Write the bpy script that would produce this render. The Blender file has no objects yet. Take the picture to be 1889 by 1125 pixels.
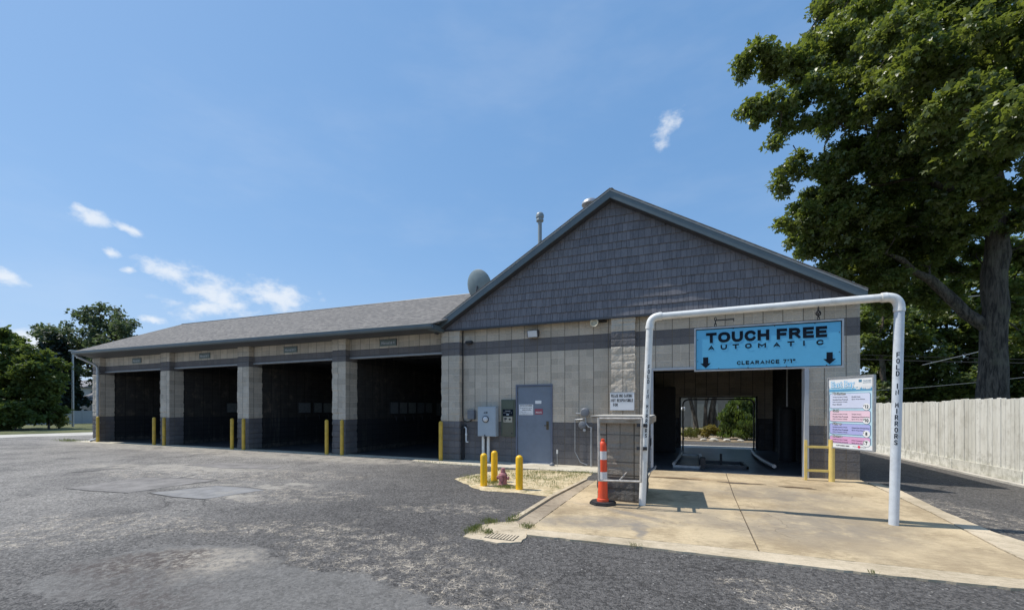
import bpy, bmesh, math, random
import numpy as np
from mathutils import Vector, Matrix
R = math.radians
sc = bpy.context.scene
col = sc.collection
rnd = random.Random(7)

# ------------------------------------------------------------------ camera
cam = bpy.data.cameras.new("camera")
cam.sensor_width = 36; cam.lens = 762.83/1889*36; cam.shift_y = (752.5-562.5)/1889
cam.clip_end = 2000; cam.clip_start = 0.05
co = bpy.data.objects.new("camera", cam); col.objects.link(co)
co.location = (5.797, -11.458, 1.621); co.rotation_euler = (R(90), 0, .3792)
sc.camera = co
# ------------------------------------------------------------------ sun and sky
SUNV = Vector((-.585, -.10, 1.0)).normalized()      # towards the sun
EL = math.asin(SUNV.z); AZ = math.atan2(SUNV.x, SUNV.y)
sl = bpy.data.lights.new("sun", 'SUN'); sl.energy = 3.9; sl.angle = R(.55); sl.color = (1, .95, .87)
so = bpy.data.objects.new("sun", sl); col.objects.link(so)
so.rotation_euler = SUNV.to_track_quat('Z', 'Y').to_euler(); so.location = (-30, -5, 50)
sc.view_settings.view_transform = 'Standard'; sc.view_settings.look = 'None'
sc.view_settings.exposure = 0.22; sc.view_settings.gamma = 1
sc.cycles.max_bounces = 8; sc.cycles.transparent_max_bounces = 8

class NT:
    """small wrapper for writing node expressions"""
    def __init__(s, tree): s.t = tree; s.n = tree.nodes; s.l = tree.links
    def new(s, typ, **kw):
        n = s.n.new(typ)
        for k, v in kw.items():
            if k == 'inp':
                for a, b in v.items(): s.put(n.inputs[a], b)
            else: setattr(n, k, v)
        return n
    def put(s, sock, v):
        if isinstance(v, bpy.types.NodeSocket): s.l.new(v, sock)
        elif v is not None: sock.default_value = v
    def m(s, op, a, b=None, c=None, clamp=False):
        n = s.n.new('ShaderNodeMath'); n.operation = op; n.use_clamp = clamp
        s.put(n.inputs[0], a)
        if b is not None: s.put(n.inputs[1], b)
        if c is not None: s.put(n.inputs[2], c)
        return n.outputs[0]
    def vm(s, op, a, b=None, out=0):
        n = s.n.new('ShaderNodeVectorMath'); n.operation = op
        s.put(n.inputs[0], a)
        if b is not None: s.put(n.inputs[1], b)
        return n.outputs['Value'] if out else n.outputs[0]
    def mix(s, f, a, b, blend='MIX'):
        n = s.n.new('ShaderNodeMix'); n.data_type = 'RGBA'; n.blend_type = blend
        s.put(n.inputs[0], f); s.put(n.inputs[6], c4(a)); s.put(n.inputs[7], c4(b))
        return n.outputs[2]
    def ramp(s, f, a, b, c=0., d=1.):
        n = s.n.new('ShaderNodeMapRange'); n.interpolation_type = 'SMOOTHSTEP'
        for i, v in enumerate((f, a, b, c, d)): s.put(n.inputs[i], v)
        return n.outputs[0]
    def noise(s, vec, scale, detail=4, rough=.55, dist=0, out=0):
        n = s.n.new('ShaderNodeTexNoise'); s.put(n.inputs['Vector'], vec)
        n.inputs['Scale'].default_value = scale; n.inputs['Detail'].default_value = detail
        n.inputs['Roughness'].default_value = rough; n.inputs['Distortion'].default_value = dist
        return n.outputs[out]
    def voro(s, vec, scale, feat='F1', out='Distance', rand=1):
        n = s.n.new('ShaderNodeTexVoronoi'); n.feature = feat; s.put(n.inputs['Vector'], vec)
        n.inputs['Scale'].default_value = scale; n.inputs['Randomness'].default_value = rand
        return n.outputs[out]
    def xyz(s, vec):
        n = s.n.new('ShaderNodeSeparateXYZ'); s.put(n.inputs[0], vec); return n.outputs
    def comb(s, x, y, z):
        n = s.n.new('ShaderNodeCombineXYZ')
        for i, v in enumerate((x, y, z)): s.put(n.inputs[i], v)
        return n.outputs[0]
def c4(c):
    if isinstance(c, (tuple, list)) and len(c) == 3: return (*c, 1)
    return c

w = bpy.data.worlds.new("World"); sc.world = w; w.use_nodes = True
W = NT(w.node_tree); bg = W.n['Background']
sky = W.new('ShaderNodeTexSky', sky_type='NISHITA', sun_disc=False, sun_elevation=EL, sun_rotation=AZ,
            air_density=1.0, dust_density=.45, ozone_density=1.6, altitude=200)
bg.inputs['Strength'].default_value = .142
tc = W.new('ShaderNodeTexCoord').outputs['Generated']
CL = [((-.8786,.3667,.306),.028,.012,-12),((-.8600,.4070,.300),.028,.008,-16),((-.8811,.3939,.2617),.013,.008,-35),
      ((-.8500,.4650,.246),.055,.020,-8),((-.8200,.5240,.218),.070,.038,-12),((-.8394,.5101,.1880),.055,.022,-5),
      ((-.7580,.6110,.228),.068,.032,-12),((-.0159,.8441,.5359),.024,.034,-25),((-.9361,.2962,.1895),.030,.013,-10),
      ((-.9409,.3249,.105),.070,.022,-4),((-.871,.414,.236),.012,.007,0),((-.87,.44,.16),.02,.008,0)]
field = None
wn = W.vm('ADD', tc, W.vm('SCALE', W.vm('SUBTRACT', W.noise(tc, 14, 6, .6, out=1), (.5,.5,.5)), None))
for nd in W.n:
    if nd.type == 'VECT_MATH' and nd.operation == 'SCALE': nd.inputs['Scale'].default_value = .035
for c, a, b, rot in CL:
    c = Vector(c).normalized(); r = c.cross(Vector((0,0,1))).normalized(); u = r.cross(c)
    t = R(rot); r2 = r*math.cos(t)+u*math.sin(t); u2 = u*math.cos(t)-r*math.sin(t)
    dv = W.vm('SUBTRACT', wn, tuple(c))
    p = W.m('DIVIDE', W.vm('DOT_PRODUCT', dv, tuple(r2), 1), a); q = W.m('DIVIDE', W.vm('DOT_PRODUCT', dv, tuple(u2), 1), b)
    k = W.m('DIVIDE', W.vm('DOT_PRODUCT', dv, tuple(c), 1), .2)
    d = W.m('SQRT', W.m('ADD', W.m('ADD', W.m('MULTIPLY', p, p), W.m('MULTIPLY', q, q)), W.m('MULTIPLY', k, k)))
    f_ = W.m('SUBTRACT', 1.0, d)
    field = f_ if field is None else W.m('MAXIMUM', field, f_)
nz = W.noise(W.vm('MULTIPLY', tc, (1, 1, 1.7)), 22, 9, .60)
msk = W.ramp(W.m('ADD', field, W.m('MULTIPLY', W.m('SUBTRACT', nz, .5), 3.0)), -.15, 1.05)
thin = W.m('MULTIPLY', W.ramp(W.noise(W.vm('MULTIPLY', tc, (1, 1, 3)), 2.2, 5, .6), .45, .8), .10)
zz = W.xyz(tc)[2]
msk = W.m('MULTIPLY', W.m('MAXIMUM', W.m('MULTIPLY', msk, .74), thin), W.ramp(zz, .0, .05))
hz = W.ramp(zz, .0, .34, .30, .0)
skyc = W.mix(hz, sky.outputs[0], (5.6, 6.2, 6.6))
# photographic response of the blue sky: compress each channel a little
sr = W.n.new('ShaderNodeSeparateColor'); W.l.new(skyc, sr.inputs[0]); cr_ = W.n.new('ShaderNodeCombineColor')
for i, (ti, g_, k_) in enumerate(((.80, .64, .60), (.94, .48, .655), (1.0, .38, .845))):
    W.l.new(W.m('MULTIPLY', W.m('POWER', W.m('MULTIPLY', sr.outputs[i], .165*ti), g_), k_/.165), cr_.inputs[i])
skyc = cr_.outputs[0]
W.l.new(W.mix(msk, skyc, (5.6, 5.8, 6.0)), bg.inputs['Color'])

# ------------------------------------------------------------------ materials
def new_mat(name):
    m = bpy.data.materials.new(name); m.use_nodes = True
    return m, NT(m.node_tree), m.node_tree.nodes['Principled BSDF']
def bumpn(N, h, strength=.5, dist=.01):
    b = N.new('ShaderNodeBump'); b.inputs['Strength'].default_value = strength; b.inputs['Distance'].default_value = dist
    N.put(b.inputs['Height'], h); return b.outputs[0]
def wpos(N): return N.new('ShaderNodeNewGeometry').outputs['Position']

def mat(name, c, rough=.6, var=.12, scale=6., bump=.15, bscale=60., metal=0, dirt=None, spec=.5):
    m, N, B = new_mat(name); P = wpos(N)
    n1 = N.noise(P, scale, 5, .6); n2 = N.noise(P, scale*9, 3)
    f = N.m('ADD', N.m('MULTIPLY', n1, .7), N.m('MULTIPLY', n2, .3))
    lo = tuple(x*(1-var) for x in c); hi = tuple(min(1, x*(1+var)) for x in c)
    cc = N.mix(N.ramp(f, .35, .65), lo, hi)
    if dirt: cc = N.mix(N.m('MULTIPLY', N.ramp(N.noise(P, scale*.6, 6, .7), .5, .72), dirt[3]), cc, dirt[:3])
    N.put(B.inputs['Base Color'], cc); B.inputs['Roughness'].default_value = rough; B.inputs['Metallic'].default_value = metal
    B.inputs['Specular IOR Level'].default_value = spec
    if bump: N.put(B.inputs['Normal'], bumpn(N, N.noise(P, bscale, 4), bump, .004))
    return m

TAN = (.54, .475, .39); DRK = (.165, .158, .162)
def cmu(name, tan=TAN, drk=DRK, zlow=1.219, stripe=True, ox=0., bs=1., mj=1.34):
    m, N, B = new_mat(name); g = N.new('ShaderNodeNewGeometry'); P = g.outputs['Position']
    x, y, z = N.xyz(P)[:]; nx = N.xyz(g.outputs['True Normal'])[0]
    isx = N.m('GREATER_THAN', N.m('ABSOLUTE', nx), .6)
    u = N.m('ADD', N.m('MULTIPLY', isx, y), N.m('MULTIPLY', N.m('SUBTRACT', 1, isx), N.m('SUBTRACT', x, ox)))
    b = .2032*bs
    ub = N.m('DIVIDE', u, b); vb = N.m('DIVIDE', z, b)
    iu = N.m('FLOOR', ub); iv = N.m('FLOOR', vb); fu = N.m('FRACT', ub); fv = N.m('FRACT', vb)
    wn_ = N.new('ShaderNodeTexWhiteNoise', noise_dimensions='3D'); N.put(wn_.inputs['Vector'], N.comb(iu, iv, isx)); rv = wn_.outputs['Value']
    iu2 = N.m('FLOOR', N.m('DIVIDE', ub, 2))
    w2 = N.new('ShaderNodeTexWhiteNoise', noise_dimensions='3D'); N.put(w2.inputs['Vector'], N.comb(iu2, iv, 7.)); rv2 = w2.outputs['Value']
    fu2 = N.m('FRACT', N.m('DIVIDE', ub, 2))
    dj = lambda f, wd: N.m('LESS_THAN', N.m('MINIMUM', f, N.m('SUBTRACT', 1, f)), wd)
    strong = dj(fu2, .022); mid = dj(fu, .034); hor = dj(fv, .050)
    low = N.m('LESS_THAN', z, zlow)
    if stripe: low = N.m('MAXIMUM', low, N.m('MULTIPLY', N.m('GREATER_THAN', z, 3.252), N.m('LESS_THAN', z, 3.658)))
    fine = N.noise(P, 38, 5, .65); big = N.noise(P, 1.3, 4)
    c = N.mix(low, tan, drk)
    bright = N.m('ADD', N.m('ADD', .42, N.m('MULTIPLY', rv2, .20)), N.m('ADD', N.m('MULTIPLY', rv, .16), N.m('ADD', N.m('MULTIPLY', fine, .62), N.m('MULTIPLY', big, .24))))
    vmul = N.vm('SCALE', c, None); N.n[-1].inputs['Scale'].default_value = 1
    N.l.new(bright, [k for k in N.n if k.type == 'VECT_MATH'][-1].inputs['Scale'])
    c = vmul
    c = N.mix(N.m('MULTIPLY', N.ramp(N.noise(P, 2.4, 6, .7), .52, .75), .35), c, (.34, .27, .19))
    c = N.mix(low, c, N.mix(.12, vmul, (.14, .13, .12)))
    strk = N.m('MULTIPLY', N.ramp(N.noise(N.vm('MULTIPLY', P, (1, 1, .10)), 4.2, 5, .7), .52, .74), .30)
    c = N.mix(strk, c, (.20, .175, .145))
    spl = N.m('MULTIPLY', N.ramp(z, .0, .34, 1, 0), N.ramp(N.noise(P, 5, 5, .7), .3, .65))
    c = N.mix(N.m('MULTIPLY', spl, .38), c, (.30, .26, .20))
    mort = N.mix(low, tuple(v*mj for v in tan), tuple(v*.8 for v in drk))
    c = N.mix(N.m('MULTIPLY', N.m('MAXIMUM', N.m('MULTIPLY', mid, N.ramp(rv, .2, .8)), N.m('MULTIPLY', hor, N.ramp(rv2, .0, .3))), .92), c, mort)
    c = N.mix(N.m('MULTIPLY', strong, .85), c, tuple(v*.30 for v in tan))
    N.put(B.inputs['Base Color'], c); B.inputs['Roughness'].default_value = .9; B.inputs['Specular IOR Level'].default_value = .25
    h = N.m('ADD', N.m('MULTIPLY', N.noise(P, 16, 6, .7), 1.0), N.m('MULTIPLY', fine, .35))
    h = N.m('SUBTRACT', h, N.m('MULTIPLY', N.m('MAXIMUM', strong, N.m('MULTIPLY', N.m('MAXIMUM', mid, hor), .5)), .6))
    N.put(B.inputs['Normal'], bumpn(N, h, 1.0, .035))
    return m
M_CMU = cmu('split_face_block')
M_CMUIN = cmu('shade_toned_bay_block', tan=(.050, .046, .042), drk=(.016, .018, .022))  # same block as outside, with the bays' shade put into a darker colour
M_PIER = cmu('pier_block', tan=(.36, .32, .265), drk=(.13, .125, .12), zlow=.43, stripe=False, ox=4.66, bs=1.14, mj=.35)

def ellipse(N, x, y, cx, cy, rx, ry, rot=0, soft=.35):
    t = R(rot); ca, sa = math.cos(t), math.sin(t)
    dx = N.m('SUBTRACT', x, cx); dy = N.m('SUBTRACT', y, cy)
    p = N.m('DIVIDE', N.m('ADD', N.m('MULTIPLY', dx, ca), N.m('MULTIPLY', dy, sa)), rx)
    q = N.m('DIVIDE', N.m('SUBTRACT', N.m('MULTIPLY', dy, ca), N.m('MULTIPLY', dx, sa)), ry)
    d = N.m('SQRT', N.m('ADD', N.m('MULTIPLY', p, p), N.m('MULTIPLY', q, q)))
    return N.ramp(d, 1-soft, 1+soft, 1, 0)
def maxall(N, L):
    r = L[0]
    for v in L[1:]: r = N.m('MAXIMUM', r, v)
    return r
def asphalt(name, base=(.082, .077, .073), light=(.265, .248, .225), smooth=False):
    m, N, B = new_mat(name); P = wpos(N)
    wob = N.noise(P, 1.1, 5, .65, out=1)
    Pw = N.vm('ADD', P, N.vm('MULTIPLY', N.vm('SUBTRACT', wob, (.5, .5, .5)), (1.6, 1.6, 0)))
    x, y, z = N.xyz(Pw)[:]
    # pale worn area to the left, dark newer area near the hydrant and right of the slab
    big_ = N.noise(P, .30, 5, .65)
    worn = N.m('MULTIPLY', N.ramp(N.m('ADD', x, N.m('MULTIPLY', N.m('SUBTRACT', big_, .5), 9.)), -5.5, 2.2, 1, .12), N.ramp(N.noise(P, .55, 5, .7), .30, .60, .35, 1))
    gravel = N.voro(P, 44, out='Color'); gr = N.xyz(gravel)[0]
    gd = N.voro(P, 62); agg = N.noise(P, 130, 2)
    c = N.mix(N.m('MULTIPLY', worn, .9), base, light)
    mott = N.noise(P, 2.3, 6, .68)
    k = N.m('ADD', N.m('ADD', .10, N.m('MULTIPLY', gr, 1.05 if not smooth else .35)), N.m('ADD', N.m('MULTIPLY', mott, .60), N.m('MULTIPLY', agg, .20)))
    sc_ = N.n.new('ShaderNodeVectorMath'); sc_.operation = 'SCALE'; N.put(sc_.inputs[0], c); N.put(sc_.inputs['Scale'], k); c = sc_.outputs[0]
    SAND = (.60, .52, .41)
    if not smooth:
        zones = maxall(N, [ellipse(N, x, y, 2.9, -7.75, 1.8, .60, -6), ellipse(N, x, y, 1.5, -7.35, 1.5, .42, 8), ellipse(N, x, y, -1.6, -8.6, .9, .5, 30), ellipse(N, x, y, 4.3, -8.3, .9, .35, -10),
                           ellipse(N, x, y, 2.3, -5.6, 1.2, .25, 10), ellipse(N, x, y, -1.0, -5.9, 1.5, .5, 12), ellipse(N, x, y, -4.5, -4.6, 3.2, .8, 14),
                           ellipse(N, x, y, 10.2, -3.6, .5, 1.8, 8), ellipse(N, x, y, 6.9, -7.4, .8, .3, -15), ellipse(N, x, y, -1.2, -8.0, 1.6, .4, 14)])
        e1 = N.voro(N.vm('ADD', P, N.vm('MULTIPLY', N.noise(P, 14, 3, out=1), (.05, .05, 0))), 11.5, 'DISTANCE_TO_EDGE'); e2 = N.voro(N.vm('ADD', P, N.vm('MULTIPLY', N.noise(P, 9, 3, out=1), (.06, .06, 0))), 24, 'DISTANCE_TO_EDGE')
        jag = N.noise(P, 5, 5, .7)
        cr = N.m('MULTIPLY', N.m('MAXIMUM', N.ramp(e1, .0, .075, 1, 0), N.m('MULTIPLY', N.ramp(e2, .0, .10, 1, 0), .75)), N.ramp(jag, .44, .60))
        cr = N.m('MULTIPLY', cr, N.ramp(N.m('ADD', zones, N.m('MULTIPLY', worn, .32)), .12, .70))
        c = N.mix(N.m('MULTIPLY', cr, N.ramp(N.noise(P, 30, 3), .3, .65, .35, .95)), c, SAND)
        lc = N.m('MULTIPLY', N.ramp(N.voro(N.vm('ADD', P, N.vm('MULTIPLY', N.vm('SUBTRACT', N.noise(P, 2.2, 6, .7, out=1), (.5, .5, .5)), (.9, .9, 0))), .42, 'DISTANCE_TO_EDGE'), 0, .010, 1, 0), N.ramp(N.noise(P, .5, 3), .42, .55))
        c = N.mix(N.m('MULTIPLY', lc, .8), c, (.035, .032, .03))
        flecks = N.m('MULTIPLY', N.m('GREATER_THAN', N.xyz(N.voro(P, 30, out='Color'))[1], .955), N.ramp(N.voro(P, 30), .0, .4, 1, 0))
        c = N.mix(N.m('MULTIPLY', flecks, .75), c, (.60, .57, .52))
        dust = N.m('MULTIPLY', maxall(N, [ellipse(N, x, y, -6.2, -1.15, 5.5, .75, 0), ellipse(N, x, y, -14, -.9, 8, .9, 0), ellipse(N, x, y, -1.75, -5.35, .9, .22, 10), ellipse(N, x, y, -1.9, -6.35, .8, .2, 12), ellipse(N, x, y, -2.4, -5.4, 1.3, .25, 20), ellipse(N, x, y, -7, -4.4, 3, .5, 12)]), N.ramp(N.noise(P, 3, 6, .7), .35, .6))
        c = N.mix(N.m('MULTIPLY', dust, .72), c, (.43, .39, .33))
    else:
        du = ellipse(N, x, y, 1.0, -8.75, .62, .34, 25, .7)
        c = N.mix(N.m('MULTIPLY', N.m('MULTIPLY', du, N.ramp(N.noise(P, 6, 5, .7), .3, .6)), .6), c, (.33, .29, .24))
        oil = ellipse(N, x, y, .45, -9.0, .55, .22, 20, .6)
        c = N.mix(N.m('MULTIPLY', oil, .55), c, (.055, .045, .042))
        sp = N.m('GREATER_THAN', N.noise(P, 26, 5, .8), .69)
        c = N.mix(N.m('MULTIPLY', sp, .4), c, (.40, .35, .29))
    if not smooth:      # old sealed repair with frayed edges
        pz = maxall(N, [ellipse(N, x, y, .95, -8.95, 1.05, .72, 15, .10), ellipse(N, x, y, 2.9, -9.05, 1.9, .85, 0, .10), ellipse(N, x, y, 4.2, -9.9, 1.6, 1.5, 0, .10)])
        pz = N.m('MULTIPLY', pz, N.ramp(N.m('ADD', pz, N.m('SUBTRACT', N.noise(P, 7, 5, .7), .5)), .25, .55))
        kk = N.m('ADD', .02, N.m('ADD', N.m('MULTIPLY', N.noise(P, 4.5, 8, .78), 1.15), N.m('ADD', N.m('MULTIPLY', agg, .30), N.m('MULTIPLY', gr, .42))))
        s2 = N.n.new('ShaderNodeVectorMath'); s2.operation = 'SCALE'; N.put(s2.inputs[0], (.155, .148, .138)); N.put(s2.inputs['Scale'], kk); pc = s2.outputs[0]
        du = ellipse(N, x, y, 1.05, -8.70, .62, .26, 20, .8)
        pc = N.mix(N.m('MULTIPLY', N.m('MULTIPLY', du, N.ramp(N.noise(P, 10, 8, .8), .36, .58)), .95), pc, (.42, .37, .30))
        oil = N.m('MAXIMUM', ellipse(N, x, y, .50, -9.0, .70, .28, 25, .6), N.m('MULTIPLY', ellipse(N, x, y, 1.5, -9.3, 1.0, .3, -5, .7), .7))
        pc = N.mix(N.m('MULTIPLY', N.m('MULTIPLY', oil, N.ramp(N.noise(P, 11, 8, .8), .40, .56)), .9), pc, (.060, .045, .040))
        sp = N.m('GREATER_THAN', N.noise(P, 26, 7, .85), .635)
        pc = N.mix(N.m('MULTIPLY', sp, .55), pc, (.44, .39, .33))
        c = N.mix(N.m('MULTIPLY', pz, .92), c, pc)
    N.put(B.inputs['Base Color'], c); B.inputs['Roughness'].default_value = .82; B.inputs['Specular IOR Level'].default_value = .35
    if not smooth: gd = N.m('MULTIPLY', gd, N.m('SUBTRACT', 1.0, N.m('MULTIPLY', pz, .75)))
    h = N.m('ADD', N.m('MULTIPLY', gd, -1.1 if not smooth else -.35), N.m('MULTIPLY', N.noise(P, 18, 5, .7), .7))
    if not smooth: h = N.m('SUBTRACT', h, N.m('MULTIPLY', N.m('MULTIPLY', N.ramp(e1, 0, .05, 1, 0), N.m('SUBTRACT', 1, pz)), .5))
    N.put(B.inputs['Normal'], bumpn(N, h, .75 if not smooth else .5, .012))
    return m
M_ASPH = asphalt('asphalt')
M_PATCH = asphalt('sealed_asphalt', base=(.125, .124, .126), light=(.155, .152, .148), smooth=True)
M_PATCH2 = mat('grey_patch', (.215, .20, .185), .9, .22, 3, .8, 60, dirt=(.12, .11, .10, .6))
M_TAR = mat('tar_joint', (.05, .045, .04), .7, .3, 9, .2)
def concrete(name, a, b, stains=(), lines=()):
    m, N, B = new_mat(name); P = wpos(N)
    wob = N.vm('MULTIPLY', N.vm('SUBTRACT', N.noise(P, 1.5, 5, .6, out=1), (.5, .5, .5)), (.9, .5, 0))
    Pw = N.vm('ADD', P, wob); x, y, z = N.xyz(Pw)[:]
    f = N.m('ADD', N.m('MULTIPLY', N.noise(P, .9, 6, .68), .65), N.m('MULTIPLY', N.noise(N.vm('MULTIPLY', P, (1, 3, 1)), 7, 5, .7), .35))
    c = N.mix(N.ramp(f, .38, .60), a, b)
    c = N.mix(N.m('MULTIPLY', N.ramp(N.noise(P, 2.6, 7, .78), .54, .66), .45), c, tuple(v*.55 for v in a))
    gr = N.noise(P, 150, 2); sp = N.xyz(N.voro(P, 90, out='Color'))[0]
    k = N.m('ADD', .80, N.m('ADD', N.m('MULTIPLY', gr, .26), N.m('MULTIPLY', sp, .14)))
    s_ = N.n.new('ShaderNodeVectorMath'); s_.operation = 'SCALE'; N.put(s_.inputs[0], c); N.put(s_.inputs['Scale'], k); c = s_.outputs[0]
    if stains:
        for (cx, cy, rx, ry, rot, colr, amt) in stains:
            e = ellipse(N, x, y, cx, cy, rx, ry, rot, .5)
            e = N.m('MULTIPLY', e, N.m('MULTIPLY', N.ramp(N.noise(P, 3.1, 6, .7), .22, .6), amt))
            c = N.mix(e, c, colr)
    cr = N.m('MULTIPLY', N.ramp(N.voro(N.vm('ADD', P, N.vm('MULTIPLY', wob, (.4, .4, 0))), .55, 'DISTANCE_TO_EDGE'), 0, .006, 1, 0), N.ramp(N.noise(P, .8, 3), .5, .6))
    c = N.mix(N.m('MULTIPLY', cr, .5), c, tuple(v*.35 for v in a))
    leaf = N.m('GREATER_THAN', N.xyz(N.voro(P, 3.3, out='Color'))[0], .55)
    leaf = N.m('MULTIPLY', leaf, N.ramp(N.voro(P, 3.3), .035, .06, 1, 0))
    c = N.mix(N.m('MULTIPLY', leaf, .6), c, (.10, .07, .045))
    N.put(B.inputs['Base Color'], c); B.inputs['Roughness'].default_value = .88; B.inputs['Specular IOR Level'].default_value = .3
    N.put(B.inputs['Normal'], bumpn(N, N.m('ADD', N.noise(P, 60, 5, .7), N.m('MULTIPLY', N.noise(P, 4, 4), 1.2)), .4, .006))
    return m
GREYST = (.23, .205, .175)
M_PAD = concrete('slab_concrete', (.35, .268, .165), (.585, .465, .295), stains=[
    (6.2, -4.9, 1.4, .35, -30, GREYST, .45), (4.7, -5.6, .9, .28, 12, GREYST, .75), (5.1, -4.9, .8, .10, -25, GREYST, .8), (5.35, -5.75, .10, .35, 10, GREYST, .9),
    (7.6, -4.6, .9, .9, 0, GREYST, .65), (7.5, -2.5, 1.1, .7, 0, GREYST, .6), (8.4, -3.6, .5, 1.2, 0, (.30, .24, .16), .5), (6.1, -3.2, .35, 2.4, 4, (.25, .21, .16), .45), (7.7, -3.4, .30, 2.6, 2, (.25, .21, .16), .45), (8.6, -5.5, 1.4, .4, 0, (.36, .28, .18), .5), (5.9, -1.2, .9, .15, 0, (.30, .20, .11), .8)])
M_KERB = concrete('kerb_concrete', (.40, .33, .225), (.60, .50, .36))
M_APRON = concrete('apron_concrete', (.44, .39, .30), (.62, .56, .44))
M_GUT = concrete('gutter_concrete', (.24, .19, .135), (.44, .36, .26))
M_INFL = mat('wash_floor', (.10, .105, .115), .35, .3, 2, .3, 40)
M_WET = mat('damp_stain', (.16, .115, .075), .35, .2, 4, .2, 40)
M_LIGHTC = concrete('pale_concrete', (.42, .39, .34), (.56, .53, .47))

def sandmat():
    m, N, B = new_mat('sand'); P = wpos(N)
    c = N.mix(N.ramp(N.noise(P, 5, 6, .7), .35, .65), (.56, .44, .25), (.84, .70, .46))
    c = N.mix(N.m('MULTIPLY', N.ramp(N.noise(P, 3.5, 6, .75), .52, .64), .75), c, (.20, .19, .07))
    N.put(B.inputs['Base Color'], c); B.inputs['Roughness'].default_value = .95
    N.put(B.inputs['Normal'], bumpn(N, N.m('ADD', N.noise(P, 12, 6, .75), N.noise(P, 70, 3)), .9, .03)); return m
M_SAND = sandmat()
def grassmat():
    m, N, B = new_mat('grass_ground'); P = wpos(N); x, y, z = N.xyz(P)[:]
    c = N.mix(N.ramp(N.noise(P, .5, 6, .7), .35, .65), (.07, .085, .03), (.17, .17, .07))
    soil = N.m('MULTIPLY', N.m('MULTIPLY', N.ramp(x, 2, 4), N.ramp(x, 12, 14, 1, 0)), N.ramp(N.noise(P, 1.2, 5, .7), .42, .58))
    c = N.mix(N.m('MULTIPLY', soil, .8), c, (.30, .23, .15))
    N.put(B.inputs['Base Color'], c); B.inputs['Roughness'].default_value = 1
    N.put(B.inputs['Normal'], bumpn(N, N.noise(P, 25, 6, .75), 1, .05)); return m
M_GRASS = grassmat()

def shingle():
    m, N, B = new_mat('roof_shingles'); P = wpos(N); x, y, z = N.xyz(P)[:]
    row = N.m('DIVIDE', z, .062); ir = N.m('FLOOR', row)
    off = N.m('MULTIPLY', N.m('FRACT', N.m('MULTIPLY', ir, .377)), 1.)
    h = N.m('ADD', x, y)
    u = N.m('ADD', N.m('DIVIDE', h, .14), off); iu = N.m('FLOOR', u)
    wn_ = N.new('ShaderNodeTexWhiteNoise', noise_dimensions='2D'); N.put(wn_.inputs['Vector'], N.comb(iu, ir, 0.))
    c = N.mix(wn_.outputs['Value'], (.105, .098, .09), (.24, .22, .195))
    c = N.mix(N.m('MULTIPLY', N.noise(P, 90, 2), .5), c, (.19, .18, .175))
    c = N.mix(N.m('MULTIPLY', N.ramp(N.noise(P, .7, 4), .4, .7), .35), c, (.15, .14, .13))
    edge = N.m('LESS_THAN', N.m('FRACT', row), .14)
    c = N.mix(N.m('MULTIPLY', edge, .55), c, (.05, .05, .05))
    N.put(B.inputs['Base Color'], c); B.inputs['Roughness'].default_value = .95
    N.put(B.inputs['Normal'], bumpn(N, N.m('SUBTRACT', N.noise(P, 70, 3), N.m('MULTIPLY', edge, .8)), .6, .01)); return m
M_SHING = shingle()
def shake():
    m, N, B = new_mat('vinyl_shakes'); g = N.new('ShaderNodeNewGeometry'); P = g.outputs['Position']
    r_ = g.outputs['Random Per Island']
    c = N.mix(r_, (.125, .120, .132), (.180, .172, .186))
    gr = N.noise(N.vm('MULTIPLY', P, (1, 1, .06)), 75, 3, .6)
    c = N.mix(N.m('MULTIPLY', N.ramp(gr, .45, .7), .5), c, (.25, .24, .26))
    N.put(B.inputs['Base Color'], c); B.inputs['Roughness'].default_value = .6
    N.put(B.inputs['Normal'], bumpn(N, gr, .7, .012)); return m
M_SHAKE = shake()
M_FASC = mat('fascia_paint', (.105, .135, .150), .45, .08, 3, .08)
M_TRIMDK = mat('dark_trim', (.045, .047, .055), .5, .1, 3, .05)
M_SOFF = mat('soffit', (.075, .078, .085), .6, .08, 3, .05)
M_DRIP = mat('drip_edge', (.45, .47, .48), .4, .05, 3, .0)
M_STEEL = mat('painted_steel', (.42, .44, .47), .45, .08, 8, .05)
M_GALV = mat('galvanized', (.40, .41, .42), .4, .15, 10, .1, metal=.5)
M_DOOR = mat('door_paint', (.17, .205, .26), .45, .06, 4, .05, dirt=(.12, .12, .12, .25))
M_FRAME = mat('door_frame_paint', (.13, .15, .205), .5, .06, 4, .05)
M_WHITE = mat('white_paint', (.74, .74, .72), .45, .05, 5, .05, dirt=(.5, .47, .40, .2))
M_PVC = mat('white_pvc', (.78, .77, .73), .42, .06, 9, .05, dirt=(.46, .43, .37, .55))
M_SIGNW = mat('sign_white', (.78, .79, .80), .5, .02, 4, 0)
M_BLACK = mat('black_marking', (.012, .013, .016), .5, .1, 4, 0)
M_NAVY = mat('dark_navy', (.008, .013, .022), .75, .1, 4, 0, spec=.15)
M_BLUE = mat('sign_blue', (.125, .47, .71), .42, .03, 2, 0)
M_YEL = mat('safety_yellow', (.92, .52, .008), .42, .08, 5, .08, dirt=(.45, .30, .06, .35))
M_YELD = mat('faded_yellow', (.62, .40, .05), .55, .15, 5, .1, dirt=(.26, .18, .07, .5))
M_YELP = mat('pale_yellow', (.74, .56, .17), .5, .08, 5, .08, dirt=(.45, .35, .15, .3))
M_ORNG = mat('cone_orange', (.85, .085, .025), .45, .08, 5, .05, dirt=(.4, .1, .06, .3))
M_REFL = mat('white_band', (.72, .70, .68), .4, .1, 20, .05)
M_RUB = mat('black_rubber', (.025, .025, .027), .7, .2, 8, .2)
M_DKMET = mat('dark_metal', (.05, .052, .058), .45, .2, 8, .1, metal=.3)
M_CHAIN = mat('rusty_chain', (.035, .03, .028), .6, .3, 12, .1, metal=.3)
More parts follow.
